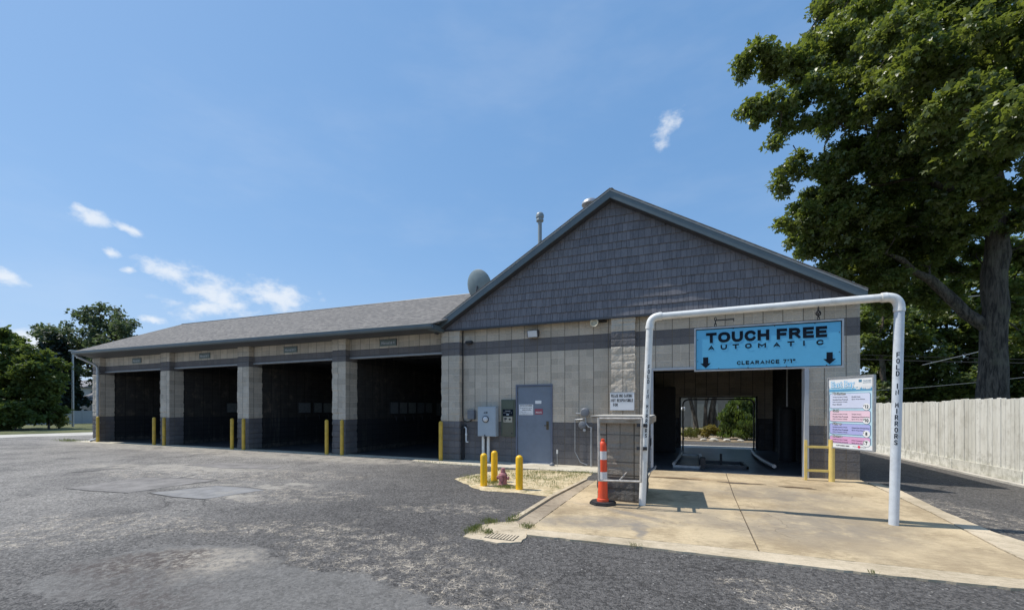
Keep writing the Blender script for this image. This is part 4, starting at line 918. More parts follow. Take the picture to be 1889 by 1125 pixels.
for ch, xc in zip('AUTOMATIC', (.245, .42, .585, .755, .935, 1.125, 1.305, 1.47, 1.66)):
    wd = .028 if ch == 'I' else (.105 if ch == 'M' else .088)
    block_text(t, ch, O, ux, uy, xc-wd/2, xc+wd/2, .330, .405, .26)
block_text(t, 'CLEARANCE 7\'1"', O, ux, uy, .60, 1.36, .085, .143, .24, .2)
for ax_ in (.165, 1.775):
    t.add([(X0+ax_+dx, YA-.0155, Z0+dz) for dx, dz in ((-.037, .22), (.037, .22), (.037, .125), (.075, .125), (0, .05), (-.075, .125), (-.037, .125))], [(0, 1, 2, 3, 4, 5, 6)])
t.build('lettering', M_NAVY, PN, recalc=False)
q = MB()
for x, z in ((.05, .16), (.05, .50), (.55, .645), (1.1, .645), (1.6, .645), (1.89, .5), (1.89, .22), (.35, .04), (.75, .04), (1.25, .04), (1.74, .04)): q.lathe([(.007, 0), (.007, -.003), (.001, -.005)], (X0+x, YA-.012, Z0+z), 8, axis='Y')
q.build('rivet', M_DKMET, PN)
def link(mb, c, r_, h, ang, th=.006):
    pts = []
    for i in range(17):
        a = 2*math.pi*i/16; x = r_*math.cos(a); z = h*math.sin(a); pts.append((c[0]+x*math.cos(ang), c[1]+x*math.sin(ang), c[2]+z))
    mb.tube(pts, th, 6, cap=False)
for x, z0_, z1_ in ((6.36, 2.885, 2.99), (7.70, 2.885, 3.04)):
    q = MB(); z_ = z0_+.012; k = 0
    while z_ < z1_: link(q, (x, YA, z_+.022), .014, .03, (k % 2)*1.4+.3); z_ += .046; k += 1
    q.build('chain', M_CHAIN, sg, smooth=True)
q = MB(); link(q, (7.70, YA, 2.99), .03, .032, .2, .009); q.build('ring', M_CHAIN, sg, smooth=True)
q = MB(); q.box(6.35, 6.62, YA-.012, YA+.012, 2.985, 3.0); q.box(6.61, 6.62, YA-.012, YA+.012, 2.96, 2.984); q.build('bracket', M_CHAIN, sg)

# ---------------- menu board and its rail
A_ = Vector((8.905, -.40, 0)); B2 = Vector((9.435, -1.15, 0)); wdir = (B2-A_).normalized(); WM = (B2-A_).length; nrm = Vector((wdir.y, -wdir.x, 0))
mn = thing('menu_board', (A_.x, A_.y, .75), 'upright white wash menu board with prices in pastel panels', 'menu board')
zb, zt = .765, 2.275; HM = zt-zb
def mq(mb, x0, x1, z0, z1, d0, d1, mi=0):
    f = lambda x, z, d: tuple(A_+wdir*x+nrm*d+Vector((0, 0, zb+z)))
    return mb.hexa([f(x0, z0, d0), f(x1, z0, d0), f(x1, z0, d1), f(x0, z0, d1)], [f(x0, z1, d0), f(x1, z1, d0), f(x1, z1, d1), f(x0, z1, d1)], mi)
MP = mq(MB(), .01, WM-.01, .01, HM-.01, -.02, .0).build('panel', mat('menu_pale_blue', (.50, .70, .80), .4, .03, 3, 0), mn)
q = MB(); mq(q, -.015, .01, -.015, HM+.015, -.045, .02); mq(q, WM-.01, WM+.015, -.015, HM+.015, -.045, .02); mq(q, .0105, WM-.0105, -.015, .010, -.045, .02); mq(q, .0105, WM-.0105, HM-.01, HM+.015, -.045, .02); q.build('frame', M_GALV, mn)
def rrect(x0, x1, z0, z1, r_, d, bump_=None):
    pts = []
    for cx, cz, a0 in ((x1-r_, z1-r_, 0), (x0+r_, z1-r_, 90), (x0+r_, z0+r_, 180), (x1-r_, z0+r_, 270)):
        for i in range(5): a = R(a0+i*22.5); pts.append((cx+r_*math.cos(a), cz+r_*math.sin(a)))
    return [tuple(A_+wdir*x+nrm*d+Vector((0, 0, zb+z))) for x, z in pts]
def poly(mb, pts): mb.add(pts, [tuple(range(len(pts)))])
def circ(cx, cz, r_, d): return [tuple(A_+wdir*(cx+r_*math.cos(2*math.pi*i/20))+nrm*d+Vector((0, 0, zb+cz+r_*math.sin(2*math.pi*i/20)))) for i in range(20)]
mats = {'lav': mat('panel_lavender', (.62, .66, .82), .4, .03, 3, 0), 'pink': mat('panel_pink', (.80, .58, .68), .4, .03, 3, 0), 'peri': mat('panel_periwinkle', (.40, .42, .74), .4, .03, 3, 0), 'mag': mat('panel_magenta', (.66, .36, .58), .4, .03, 3, 0), 'teal': mat('panel_line', (.06, .20, .32), .4, .03, 3, 0), 'band': mat('menu_band', (.10, .33, .55), .4, .05, 3, 0), 'sky': mat('menu_logo', (.16, .50, .80), .4, .05, 3, 0)}
s = WM/.92
q = MB(); mq(q, .01, WM-.01, HM-.30, HM-.245, .0012, .003); q.build('band', mats['band'], MP)
for z0_, z1_ in ((HM-.215, HM-.012), (.012, .10)): q = MB(); mq(q, .01, WM-.01, z0_, z1_, .0012, .003); q.build('white_field', M_SIGNW, MP)
O = tuple(A_+nrm*.0055+Vector((0, 0, zb))); O2 = tuple(A_+nrm*.0075+Vector((0, 0, zb)))
t = MB(); text_on(t, 'East Bay', O, tuple(wdir), (0, 0, 1), .06*s, .57*s, HM-.26, HM-.075, .07); t.build('logo', mats['sky'], MP, recalc=False)
t = MB(); text_on(t, 'East Bay', O2, tuple(wdir), (0, 0, 1), .075*s, .56*s, HM-.25, HM-.085, .0)
text_on(t, 'Car Wash', O2, tuple(wdir), (0, 0, 1), .58*s, .87*s, HM-.268, HM-.195, .05); t.build('lettering', M_SIGNW, MP, recalc=False)
t = MB(); text_on(t, 'TOUCHLESS', O, tuple(wdir), (0, 0, 1), .72*s, .88*s, HM-.11, HM-.085, .02); text_on(t, 'AUTOMATIC', O, tuple(wdir), (0, 0, 1), .72*s, .88*s, HM-.15, HM-.125, .0); mq(t, .64*s, .70*s, HM-.12, HM-.07, .003, .005); t.build('lettering', mats['teal'], MP, recalc=False)
panels = [(HM-.655, HM-.345, 'lav', 'Platinum', '12', [('Undercarriage Wash', 0), ('Double-Pass Presoak', 1), ('High Pressure Wash', 2), ('Rain Shield', 3)], [('G-All Coat', 0), ('Spot Free Rinse', 1)]),
          (HM-.935, HM-.71, 'pink', 'Gold', '10', [('Undercarriage Wash', 0), ('Double-Pass Presoak', 1), ('High Pressure Wash', 2)], [('Triple Foam', 0), ('Clearcoat Protection', 1), ('Spot Free Rinse', 2)]),
          (HM-1.205, HM-.99, 'peri', 'Silver', '8', [('Undercarriage Wash', 0), ('Double-Pass Presoak', 1), ('High Pressure Wash', 2)], [('Clearcoat Protection', 0), ('Spot Free Rinse', 1)]),
          (HM-1.40, HM-1.255, 'mag', 'Bronze', '7', [('Undercarriage Wash', 0), ('Single-Pass Presoak', 1)], [('High Pressure Wash', 0), ('Spot Free Rinse', 1)])]
for z0, z1, mk, nm, price, la, lb in panels:
    q = MB(); poly(q, rrect(.03, WM-.05, z0-.008, z1+.008, .035, .0035)); poly(q, circ(WM-.13, z0+.03, .077, .0037)); q.build('panel_outline', mats['teal'], MP, recalc=False)
    q = MB(); poly(q, rrect(.04, WM-.06, z0, z1, .03, .0050)); q.build('price_panel', mats[mk], MP, recalc=False)
    q = MB(); poly(q, circ(WM-.13, z0+.03, .070, .0062)); q.build('price_circle', M_SIGNW, MP, recalc=False)
    t = MB(); O3 = tuple(A_+nrm*.0080+Vector((0, 0, zb+z0))); h = z1-z0
    block_text(t, price, O3, tuple(wdir), (0, 0, 1), WM-(.165 if len(price) == 2 else .15), WM-(.09 if len(price) == 2 else .11), .0, .065, .19, .2)
    text_on(t, '$', O3, tuple(wdir), (0, 0, 1), WM-.19, WM-.175, .035, .062, .02)
    for (tx, i) in la: text_on(t, tx, O3, tuple(wdir), (0, 0, 1), .10, .10+.33*len(tx)/19, h-.085-i*.052, h-.062-i*.052, .02)
    for (tx, i) in lb: text_on(t, tx, O3, tuple(wdir), (0, 0, 1), .50, .50+.33*len(tx)/19, h-.085-i*.052, h-.062-i*.052, .02)
    text_on(t, nm, O3, tuple(wdir), (0, 0, 1), .095, .095+.032*len(nm)*1.1, h-.028, h+.03, .10)
    t.build('lettering', M_NAVY, MP, recalc=False)
    t = MB(); text_on(t, nm, tuple(A_+nrm*.0095+Vector((0, 0, zb+z0))), tuple(wdir), (0, 0, 1), .10, .10+.032*len(nm)*1.05, h-.022, h+.024, .0); t.build('lettering', M_SIGNW, MP, recalc=False)
t = MB(); text_on(t, 'CUSTOMERS HERE', O, tuple(wdir), (0, 0, 1), .17, .45, .045, .07, .03); text_on(t, 'Thank you', O, tuple(wdir), (0, 0, 1), .52, .62, .045, .07, .0); text_on(t, 'Customers', O, tuple(wdir), (0, 0, 1), .67, .78, .045, .07, .0); t.build('lettering', M_NAVY, MP, recalc=False)
q = MB(); poly(q, circ(.645, .058, .028, .0055)); q.build('emblem', mat('emblem_red', (.75, .06, .12), .4, .05), MP, recalc=False)
rl = thing('guard_rail', (8.7, -.42, 0), 'pale yellow pipe guard rail with post at the right side of the wash door', 'guard rail')
MB().tube([(8.955, -.43, .012), (8.955, -.43, .93)], .058, 16).build('post', M_YELP, rl, smooth=True)
MB().box(8.455, 8.505, -.45, -.40, .012, .91, ch=.004).build('post', M_YELP, rl)
for z_ in (.76, .235): MB().box(8.5055, 8.905, -.447, -.403, z_-.025, z_+.025).build('rail', M_YELP, rl)
MB().box(8.90, 9.01, -.42, -.34, .93, 2.1).build('upright', M_GALV, mn)

# ---------------- inside of the tunnel
tg = thing('wheel_guide', (6.4, 1.5, .01), 'low dark steel wheel guide frame on the tunnel floor', 'wheel guide')
q = MB(); q.tube([(5.72, .7, .10), (5.95, 3.6, .10)], .045, 8); q.tube([(6.42, .6, .08), (6.50, 3.4, .08)], .055, 8); q.box(5.7, 6.45, .66, .74, .01, .07); q.box(5.9, 6.5, 3.3, 3.38, .06, .12); q.build('rail', M_GALV, tg)
q = MB(); q.box(6.5, 7.55, .95, 1.05, .01, .09); q.box(6.55, 7.6, 2.1, 2.18, .01, .07); q.box(7.5, 7.56, .95, 2.18, .01, .08); q.build('treadle', M_DKMET, tg)
q = MB(); q.tube([(6.95, 1.5, .01), (6.95, 1.5, .34)], .03, 8); q.box(6.38, 6.50, .55, .9, .01, .30); q.build('sensor_post', M_RUB, tg)
q = MB(); q.tube([(8.12, .9, .13), (8.08, 2.2, .13), (8.12, 3.6, .13), (8.22, 4.8, .13), (8.4, 6.0, .13)], .05, 10); tag(q.build('curved_rail', M_GALV, loc=(8.1, 2, .01), smooth=True), 'long curved steel guide rail on the right of the tunnel floor', 'guide rail')
sp = thing('spray_arch', (7.3, 5.9, 0), 'thin dark inverted-U spray arch deep inside the wash tunnel', 'spray arch')
pts = [(6.02, 5.9, 0), (6.02, 5.9, 1.75)]+[(6.22-.2*math.cos(R(a)), 5.9, 1.75+.2*math.sin(R(a))) for a in (22, 45, 67, 90)]+[(8.22+.2*math.sin(R(a)), 5.9, 1.75+.2*math.cos(R(a))) for a in (0, 22, 45, 67, 90)]+[(8.42, 5.9, 0)]
MB().tube(pts, .028, 8).build('pipe', M_DKMET, sp, smooth=True)
for z_ in (.4, .8, 1.2): MB().box(6.035, 6.07, 5.86, 5.94, z_, z_+.08).build('nozzle', M_STEEL, sp)
eq = thing('wash_equipment', (5.3, 4.0, 0), 'dark equipment cabinet along the left tunnel wall', 'equipment cabinet')
MB().box(4.98, 5.75, 4.9, 6.7, .0, 2.4, ch=.02).build('cabinet', M_RUB, eq)
MB().tube([(5.05, 2.5, .0), (5.05, 2.5, 2.9), (5.6, 2.5, 3.0)], .04, 8).build('pipe', M_GALV, eq)
eq = thing('water_heater', (9.0, 3, 0), 'dark vertical tank against the right tunnel wall', 'tank')
MB().lathe([(.22, 0), (.22, 1.5), (.18, 1.6), (.05, 1.65), (.001, 1.66)], (8.93, 3.4, .006), 18).build('tank', M_RUB, eq, smooth=True)
MB().tube([(8.93, 3.4, 1.6), (8.93, 3.4, 2.9)], .025, 8).build('pipe', M_GALV, eq)

# instruction panels inside the bays (on the left partition of each bay)
gp = 'instruction panels on the bay walls'
def ipanel(x, y0, y1, z0, z1, lab, tone):
    r_ = thing('instruction_panel', (x, (y0+y1)/2, z0), lab, 'wall panel', gp)
    MB().box(x, x+.02, y0, y1, z0, z1).build('board', mat('board_%d' % tone, (.16+.03*tone, .17+.03*tone, .17+.02*tone), .5, .2, 10, 0), r_)
    q = MB(); q.box(x+.0005, x+.03, y0-.02, y0, z0-.02, z1+.02); q.box(x+.0005, x+.03, y1, y1+.02, z0-.02, z1+.02); q.box(x+.0005, x+.03, y0, y1, z1, z1+.02); q.box(x+.0005, x+.03, y0, y1, z0-.02, z0); q.build('frame', M_DKMET, r_)
    q = MB(); q.tube([(x+.01, (y0+y1)/2, z0-.10), (x+.10, (y0+y1)/2, z0-.12), (x+.12, (y0+y1)/2, z0-.30)], .012, 6); q.build('wand_holder', M_DKMET, r_)
xs = CX[3][1]-.03; ys = [(2.25, 2.75), (2.85, 3.35), (3.45, 4.0), (4.1, 4.65), (4.8, 5.3), (5.7, 6.2)]
nm = ['first', 'second', 'third', 'fourth', 'fifth', 'sixth']
for i, (a, b) in enumerate(ys): ipanel(xs, a, b, 1.40 if i < 5 else 1.25, 1.86, 'dim framed instruction panel, %s from the left inside the rightmost bay' % nm[i], i % 3)
xs = CX[2][1]-.03
for i, (a, b) in enumerate([(2.1, 2.75), (2.95, 3.4), (3.5, 4.0)]): ipanel(xs, a, b, 1.42, 1.86, 'dim framed instruction panel, %s from the left inside the second bay from the gable' % nm[i], i % 3)
ipanel(CX[1][1]-.03, 2.3, 3.3, 1.42, 1.86, 'dim framed instruction panel inside the third bay from the gable', 1)

# storm drain
dr = thing('storm_drain', (3.75, -6.67, .008), 'slotted iron storm drain grate set in the concrete corner by the asphalt', 'drain grate')
MB().box(3.56, 3.95, -6.79, -6.57, .0085, .010).build('frame', M_TAR, dr)
q = MB()
for i in range(9): q.box(3.575+i*.042, 3.575+i*.042+.027, -6.78, -6.58, .0105, .014)
q.build('grate', M_KERB, dr)

# ---------------- board fence on the right
fe = thing('board_fence', (12.6, 2, 0), 'long whitewashed vertical board fence along the right side lane', 'fence')
q = MB(); rr = random.Random(5); y = -9.0
while y < 15:
    wd = rr.uniform(.135, .15); h = 1.80+rr.uniform(-.02, .02)+(.04 if y < 3 else 0); o_ = rr.uniform(-.006, .006)
    q.add([(12.58+o_, y, .20), (12.58+o_, y+wd-.010, .20), (12.60+o_, y+wd-.010, .20), (12.60+o_, y, .20)]+[(12.58+o_, y, h-.02), (12.58+o_, y+wd-.010, h-.02), (12.60+o_, y+wd-.010, h-.02), (12.60+o_, y, h-.02)]+[(12.58+o_, y+.02, h), (12.58+o_, y+wd-.03, h), (12.60+o_, y+wd-.03, h), (12.60+o_, y+.02, h)],
          [(0, 3, 2, 1), (0, 1, 5, 4), (1, 2, 6, 5), (2, 3, 7, 6), (3, 0, 4, 7), (4, 5, 9, 8), (5, 6, 10, 9), (6, 7, 11, 10), (7, 4, 8, 11), (8, 9, 10, 11)]); y += wd
q.build('boards', M_FENCE, fe)
q = MB(); yy = -9.0
while yy < 15: q.box(12.545, 12.57, yy, yy+2.38, .03, .29); yy += 2.4
q.build('kick_board', M_FENCE, fe)
q = MB(); q.box(12.61, 12.65, -9, 15, .5, .59); q.box(12.61, 12.65, -9, 15, 1.4, 1.49); q.build('rail', M_FENCE, fe)
tag(MB().box(12.40, 12.53, -12, 15, -.03, .035).build('kerb', M_LIGHTC), kind='structure')

# ================================================================== VEGETATION
def leaf_mesh(cent, size, rs, up=.5, droop=.3, lobes=1, elong=1., vert=0.):
    """cent: (N,3) leaf positions -> vertices/faces of small folded leaves"""
    N_ = len(cent)
    n = rs.normal(size=(N_, 3)); n[:, 2] = np.abs(n[:, 2])+up; n /= np.linalg.norm(n, axis=1)[:, None]
    a = rs.normal(size=(N_, 3)); a[:, 2] -= droop; a[:, 2] += vert
    a -= n*(a*n).sum(1)[:, None]; a /= np.linalg.norm(a, axis=1)[:, None]+1e-9
    if vert: a = a*.4+np.array([0, 0, 1.])*np.sign(vert)*.9; a /= np.linalg.norm(a, axis=1)[:, None]
    b = np.cross(n, a); s = size*rs.uniform(.6, 1.25, size=(N_, 1))
    V = []; F = []; base = 0
    angs = [0.] if lobes == 1 else [0., .95, -.95]
    for k, t in enumerate(angs):
        d = a*math.cos(t)+b*math.sin(t); e = -a*math.sin(t)+b*math.cos(t); L = s*elong*(1 if k == 0 else .8); w_ = s*(.34 if lobes == 1 else .24)
        p0 = cent; p1 = cent+d*L*.5+e*w_+n*s*.10; p2 = cent+d*L-n*s*.12; p3 = cent+d*L*.5-e*w_+n*s*.10
        V.append(np.stack([p0, p1, p2, p3], 1).reshape(-1, 3)); i = np.arange(N_)*4+base; F.append(np.stack([i, i+1, i+2, i+3], 1)); base += 4*N_
    return np.concatenate(V), np.concatenate(F)
def np_mesh(name, V, F, m, parent, org):
    me = bpy.data.meshes.new(name); V = V-np.array(org)
    me.vertices.add(len(V)); me.vertices.foreach_set('co', V.astype(np.float32).ravel())
    me.loops.add(F.size); me.loops.foreach_set('vertex_index', F.astype(np.int32).ravel())
    me.polygons.add(len(F)); me.polygons.foreach_set('loop_start', np.arange(0, F.size, F.shape[1], dtype=np.int32))
    try: me.polygons.foreach_set('loop_total', np.full(len(F), F.shape[1], dtype=np.int32))
    except Exception: pass
    me.materials.append(m); me.update(calc_edges=True); me.validate()
    o = bpy.data.objects.new(name, me); col.objects.link(o); o.parent = parent; return o
def tree(name, base, label, cat, limbs, lobes, leaf, sub_r, per, dens, mleaf, group=None, seed=1, trunk_r=.3, lobesn=1, droop=.3, up=.5, elong=1., vert=0., tipr=.012, flat=.75):
    rs = np.random.RandomState(seed); T = thing(name, base, label, cat, group)
    nodes = []; par = []; minr = []
    def addn(p, q, r_=0.): nodes.append(np.array(p, float)); par.append(q); minr.append(r_); return len(nodes)-1
    for pl_ in limbs:          # each polyline: list of (x,y,z,r)
        p = -1
        if nodes:
            d = [np.linalg.norm(n_-np.array(pl_[0][:3])) for n_ in nodes]; p = int(np.argmin(d))
        for i, q in enumerate(pl_):
            if p >= 0 and i:
                a_ = nodes[p]; b_ = np.array(q[:3]); k = max(1, int(np.linalg.norm(b_-a_)/.6))
                for j in range(1, k): p = addn(a_+(b_-a_)*j/k+rs.normal(size=3)*.05, p, q[3])
            p = addn(q[:3], p, q[3])
    subs = []
    for (x, y, z, r_) in lobes:
        k = max(1, int(dens*r_*r_+.5)); d = rs.normal(size=(k, 3)); d /= np.linalg.norm(d, axis=1)[:, None]
        rad = r_*rs.uniform(.10, 1.25, size=(k, 1))**.55; c = np.array([x, y, z])+d*rad*np.array([1, 1, flat]); subs.append(c)
    subs = np.concatenate(subs); n0 = len(nodes)
    order = np.argsort([np.min([np.linalg.norm(s_-n_) for n_ in nodes[:n0]]) for s_ in subs])
    pos = list(nodes)
    arr = np.array(nodes)
    for i in order:
        s_ = subs[i]; dd = np.linalg.norm(arr-s_, axis=1)+np.maximum(0, arr[:, 2]-s_[2])*.6; q = int(np.argmin(dd)); a_ = arr[q]; L = np.linalg.norm(s_-a_)
        k = max(2, int(L/.45)); p = q; newp = []
        side = rs.normal(size=3)*.08*L
        for j in range(1, k+1):
            t = j/k; pt = a_+(s_-a_)*t+side*math.sin(math.pi*t)+np.array([0, 0, .10*L*math.sin(math.pi*t)])
            p = addn(pt, p); newp.append(pt)
        arr = np.concatenate([arr, np.array(newp)])
    n = len(nodes); r2 = np.zeros(n)
    ch = [[] for _ in range(n)]
    for i, p in enumerate(par):
        if p >= 0: ch[p].append(i)
    for i in range(n-1, -1, -1):
        r2[i] = max(r2[i], tipr**2)
        if par[i] >= 0: r2[par[i]] += r2[i]*.92
    rad = np.minimum(np.sqrt(r2), trunk_r)
    rad = np.array([max(mr, min(r_, .17)) if mr > 0 else min(r_, .10) for r_, mr in zip(rad, minr)])
    mb = MB()
    done = set()
    for i in range(n):          # chains
        if par[i] >= 0 and (len(ch[par[i]]) == 1 or ch[par[i]][0] == i) and par[i] in done: pass
    started = []
    for i in range(n):
        p = par[i]
        if p < 0 or ch[p][0] != i: started.append(i)
    for s_ in started:
        chain = ([par[s_]] if par[s_] >= 0 else [])+[s_]; c = s_
        while ch[c]: c = ch[c][0]; chain.append(c)
        rr_ = [rad[k] for k in chain]
        if par[s_] >= 0: rr_[0] = min(rad[chain[0]], rad[s_]*1.4)
        big = max(rr_) > .12
        if len(chain) > 1: mb.tube([nodes[k] for k in chain], rr_, 14 if big else 5, cap=True)
    mb.build('trunk', M_BARK, T, smooth=True, recalc=False)
    cnt = rs.poisson(per, size=len(subs)); cc = np.repeat(subs, cnt, axis=0); M_ = len(cc)
    d = rs.normal(size=(M_, 3)); d /= np.linalg.norm(d, axis=1)[:, None]
    cc = cc+d*(sub_r*rs.uniform(.05, 1, size=(M_, 1))**.6)*np.array([1, 1, .7])
    cc = cc[cc[:, 2] > .03]
    V, F = leaf_mesh(cc, leaf, rs, up, droop, lobesn, elong, vert)
    np_mesh('crown', V, F, mleaf, T, base)
    return T
BIG = [(16.02, 11, 8.84, 1.01), (15.33, 11, 8.72, 0.91), (17.35, 12, 8.57, 0.8), (18.21, 11, 7.43, 0.85), (18.92, 12, 6.34, 0.78), (16.48, 12, 7.53, 0.94), (15.68, 11, 9.68, 1.13), (16.05, 10, 10.56, 1.27), (15.24, 8, 7.98, 0.57), (15.81, 7, 8.19, 0.7), (12.8, 10, 8.04, 0.91), (14.25, 11, 8.88, 1.05), (20.04, 14, 4.81, 0.96), (17.66, 13, 6.01, 0.72), (10.77, 8, 9.55, 0.74), (10.12, 7.5, 11.33, 0.34), (12.12, 9, 11.51, 0.87),
       (8.6, 6, 14.41, 0.76), (9.55, 6.5, 14.2, 0.84), (10.85, 7, 14.59, 1.1), (8.55, 5.5, 12.48, 0.58), (9.31, 6, 12.19, 0.66), (10.47, 6.5, 12.45, 1.08), (8.93, 5.5, 11.0, 0.27), (12.31, 8, 15.84, 1.44), (12.13, 7, 12.73, 1.46), (12.79, 6, 13.99, 1.43), (12.78, 5, 11.32, 1.42), (13.9, 5, 12.78, 1.53), (15.38, 6, 11.96, 1.58), (10.0, 7, 10.42, 0.69), (11.07, 7.5, 10.19, 1.07), (12.48, 8, 11.18, 1.39), (13.49, 7, 10.67, 1.41), (14.15, 5.5, 9.96, 1.24), (15.38, 6, 9.3, 1.25), (10.18, 7, 8.9, 0.69), (11.32, 7.5, 8.71, 1.06), (12.64, 8, 8.9, 1.18), (14.32, 9, 9.36, 1.25), (14.48, 7, 8.52, 0.73), (10.86, 8, 7.94, 0.72), (11.96, 8.5, 7.54, 0.98), (13.25, 9, 6.89, 0.89), (14.9, 10, 7.54, 0.83), (17.17, 9, 8.07, 0.78), (12.38, 9, 6.56, 0.56), (14.05, 10, 5.88, 0.62), (12.81, 3, 9.75, 0.85), (13.37, 2.5, 8.58, 0.8), (12.03, 3.5, 11.38, 0.84), (11.62, 4, 13.02, 0.8), (13.84, 3, 11.39, 0.96), (14.44, 11, 11.4, 1.27), (16.83, 12, 12.12, 1.39), (18.19, 12, 14.08, 1.8), (16.3, 12, 6.14, 0.7), (17.8, 10, 5.53, 0.53),
       (11.2, 8.5, 6.9, .6), (12.9, 10.5, 7.6, 1.0), (13.9, 10.5, 6.9, .9), (14.9, 11.5, 8.7, 1.0), (12.0, 10, 9.6, 1.1), (13.4, 10, 8.1, 1.0), (10.9, 9, 8.8, .7), (15.3, 11.5, 6.3, .8), (15, 9, 17, 2.2), (18, 8, 17, 2.2), (20, 9, 14, 2), (20, 10, 10, 1.8), (17, 5, 14.5, 1.8), (16.5, 4, 11, 1.4), (18.5, 6, 11.5, 1.6), (12.5, 9, 18, 1.8), (16, 12, 18.5, 2)]
LIMBS = [[(16.5, 9, -.05, .68), (16.49, 9, .35, .57), (16.47, 9, 1.2, .47), (16.46, 9, 2.2, .42), (16.50, 9, 3.1, .385), (16.5, 9, 4.65, .36), (16.61, 9, 7.18, .35), (16.5, 9, 9.66, .30), (16.5, 9, 12.5, .22), (16.75, 9, 15.2, .13), (16.61, 9, 18.4, .06)],
         [(16.25, 9, 4.65, .22), (15.42, 9, 5.6, .19), (14.72, 9, 6.51, .16), (13.71, 8.5, 7.2, .10), (12.48, 8, 7.71, .05)],
         [(16.5, 9, 7.5, .2), (17.17, 9, 8.85, .16), (18.6, 9, 10.4, .1), (20, 9.5, 12, .05)],
         [(16.5, 9, 9.0, .17), (15.2, 8.6, 9.6, .13), (14.05, 8, 9.94, .10), (12.3, 7.5, 9.84, .05)],
         [(16.5, 9, 12.5, .15), (15.18, 8.5, 13.42, .14), (13.28, 8, 13.71, .12), (11.34, 7, 13.78, .09), (10.06, 6.5, 13.99, .06), (9.11, 6, 14.29, .025)],
         [(13.28, 8, 13.71, .09), (11.5, 7, 13.2, .07), (10.39, 6.5, 12.67, .05), (9.28, 6, 11.75, .02)],
         [(14.05, 8, 9.94, .07), (12.8, 7, 11.3, .06), (11.35, 6.5, 11.54, .04), (10.26, 6, 11.03, .025), (9.18, 5.5, 10.79, .012)],
         [(16.5, 9, 9.66, .15), (15.3, 6.5, 10.5, .11), (13.8, 4, 10.6, .05)]]
tree('maple_tree', (16.46, 9, 0), 'huge maple tree with thick grey trunk rising behind the white board fence', 'tree', LIMBS, BIG, .145, .40, 118, 17, M_LEAF, seed=4, trunk_r=.45, lobesn=3, droop=.9, up=.35)
# woods behind the fence: separate trees
BG = [[(17.98, 22, 6.93, 2.09), (17.62, 23, 4.25, 1.63), (18.68, 25, 8.96, 1.34), (17.0, 22, 2.6, 1.2), (17.4, 24, 7.4, 1.5), (19.5, 26, 10.6, 1.6), (18.9, 23, 5.6, 1.3)], [(20.57, 24, 5.67, 2.52), (19.43, 24, 3.54, 1.83), (21.2, 23, 7.8, 1.4), (20.5, 23, 2.2, 1.4), (21.6, 25, 10.0, 1.7), (20.0, 25, 8.2, 1.5), (18.7, 23.5, 2.2, 1.2)],
      [(23.41, 26, 7.27, 2.97), (22.47, 24, 3.81, 2.11), (21.7, 26, 8.92, 2.27), (22.52, 22, 3.33, 0.98), (23.2, 24, 2.2, 1.4), (23.5, 27, 10.6, 2.0), (24.8, 26, 9.2, 1.7)], [(24.78, 24, 6.12, 2.72), (25.52, 24, 3.39, 2.02), (26.76, 26, 8.44, 1.77), (25.5, 24, 2, 1.4)],
      [(29, 25, 5, 2.8), (30, 26, 8, 2.5), (29, 24, 2.6, 1.8)]]
bl = ['dark leafy tree just right of the building corner behind the arch', 'dark leafy tree beyond the fence, seen right of the white arch post', 'tall dark tree beyond the fence just left of the maple trunk', 'dark tree beyond the fence directly behind the maple trunk', 'dark tree beyond the fence at the right photo edge']
BG[0] += [(18.6, 24, 3.0, 1.5), (17.2, 25, 5.6, 1.2)]; BG[1] += [(20.2, 25, 3.6, 1.6)]; BG[2] += [(22.0, 25, 2.4, 1.5), (23.6, 25, 4.8, 1.6)]; BG[3] += [(24.6, 25, 3.0, 1.7), (27, 25, 4.2, 1.8), (26.5, 26, 11, 2.2), (28, 26, 9.5, 2)]
for i, lb_ in enumerate(BG):
    cx = sum(q[0] for q in lb_)/len(lb_); cy = lb_[0][1]
    tree('shade_tree', (cx, cy, 0), bl[i], 'tree', [[(cx, cy, -.05, .25), (cx+.1, cy, 2.5, .2), (cx-.1, cy, 5, .15), (cx, cy, 7.5, .06)]], lb_, .28, .6, 110, 6.5, M_LEAFD, 'trees beyond the fence', seed=20+i, trunk_r=.2, droop=.5, tipr=.018)
# trees at the far left
LT = [(-67.51, 16, 10.77, 2.21), (-70.21, 16, 11.64, 1.13), (-63.02, 16, 8.81, 2.01), (-57.09, 16, 12.2, 2.1), (-60.59, 16, 12.6, 1.3), (-52.69, 16, 11.0, 1.5), (-54.31, 16, 9.2, 1.88), (-59.99, 16, 6.8, 2.41), (-65.55, 16, 6.6, 2.1), (-57, 16, 10, 1.8), (-61.5, 16, 10.6, 1.7), (-53, 17, 6.2, 1.3), (-50.5, 17, 8.0, 1.5)]
tree('oak_tree', (-59, 16.5, 0), 'tall spreading oak behind the far left end of the building roof', 'tree', [[(-59, 16.5, -.1, .5), (-59, 16.4, 3.5, .4), (-59, 16, 7, .3), (-58, 16, 10.5, .15), (-57.5, 16, 12.5, .06)], [(-59, 16, 6, .2), (-63, 16, 8.3, .14), (-67.5, 16, 10.3, .06)], [(-59, 16, 7, .18), (-55.5, 16, 9, .12), (-53, 16, 10.7, .05)]], LT, .40, .80, 62, 4.2, M_LEAFB, seed=31, trunk_r=.45, tipr=.03, lobesn=1)
SPL = [(-60.0+math.cos(a)*r_*.58, 13+math.sin(a)*r_*.58, z_, .75) for z_, r_ in ((1.2, 3.0), (2.2, 2.8), (3.3, 2.5), (4.4, 2.2), (5.5, 1.8), (6.6, 1.4), (7.6, 1.0), (8.6, .6)) for a in [i*2*math.pi/7+z_ for i in range(7)]]+[(-60.0, 13, 9.6, .5)]
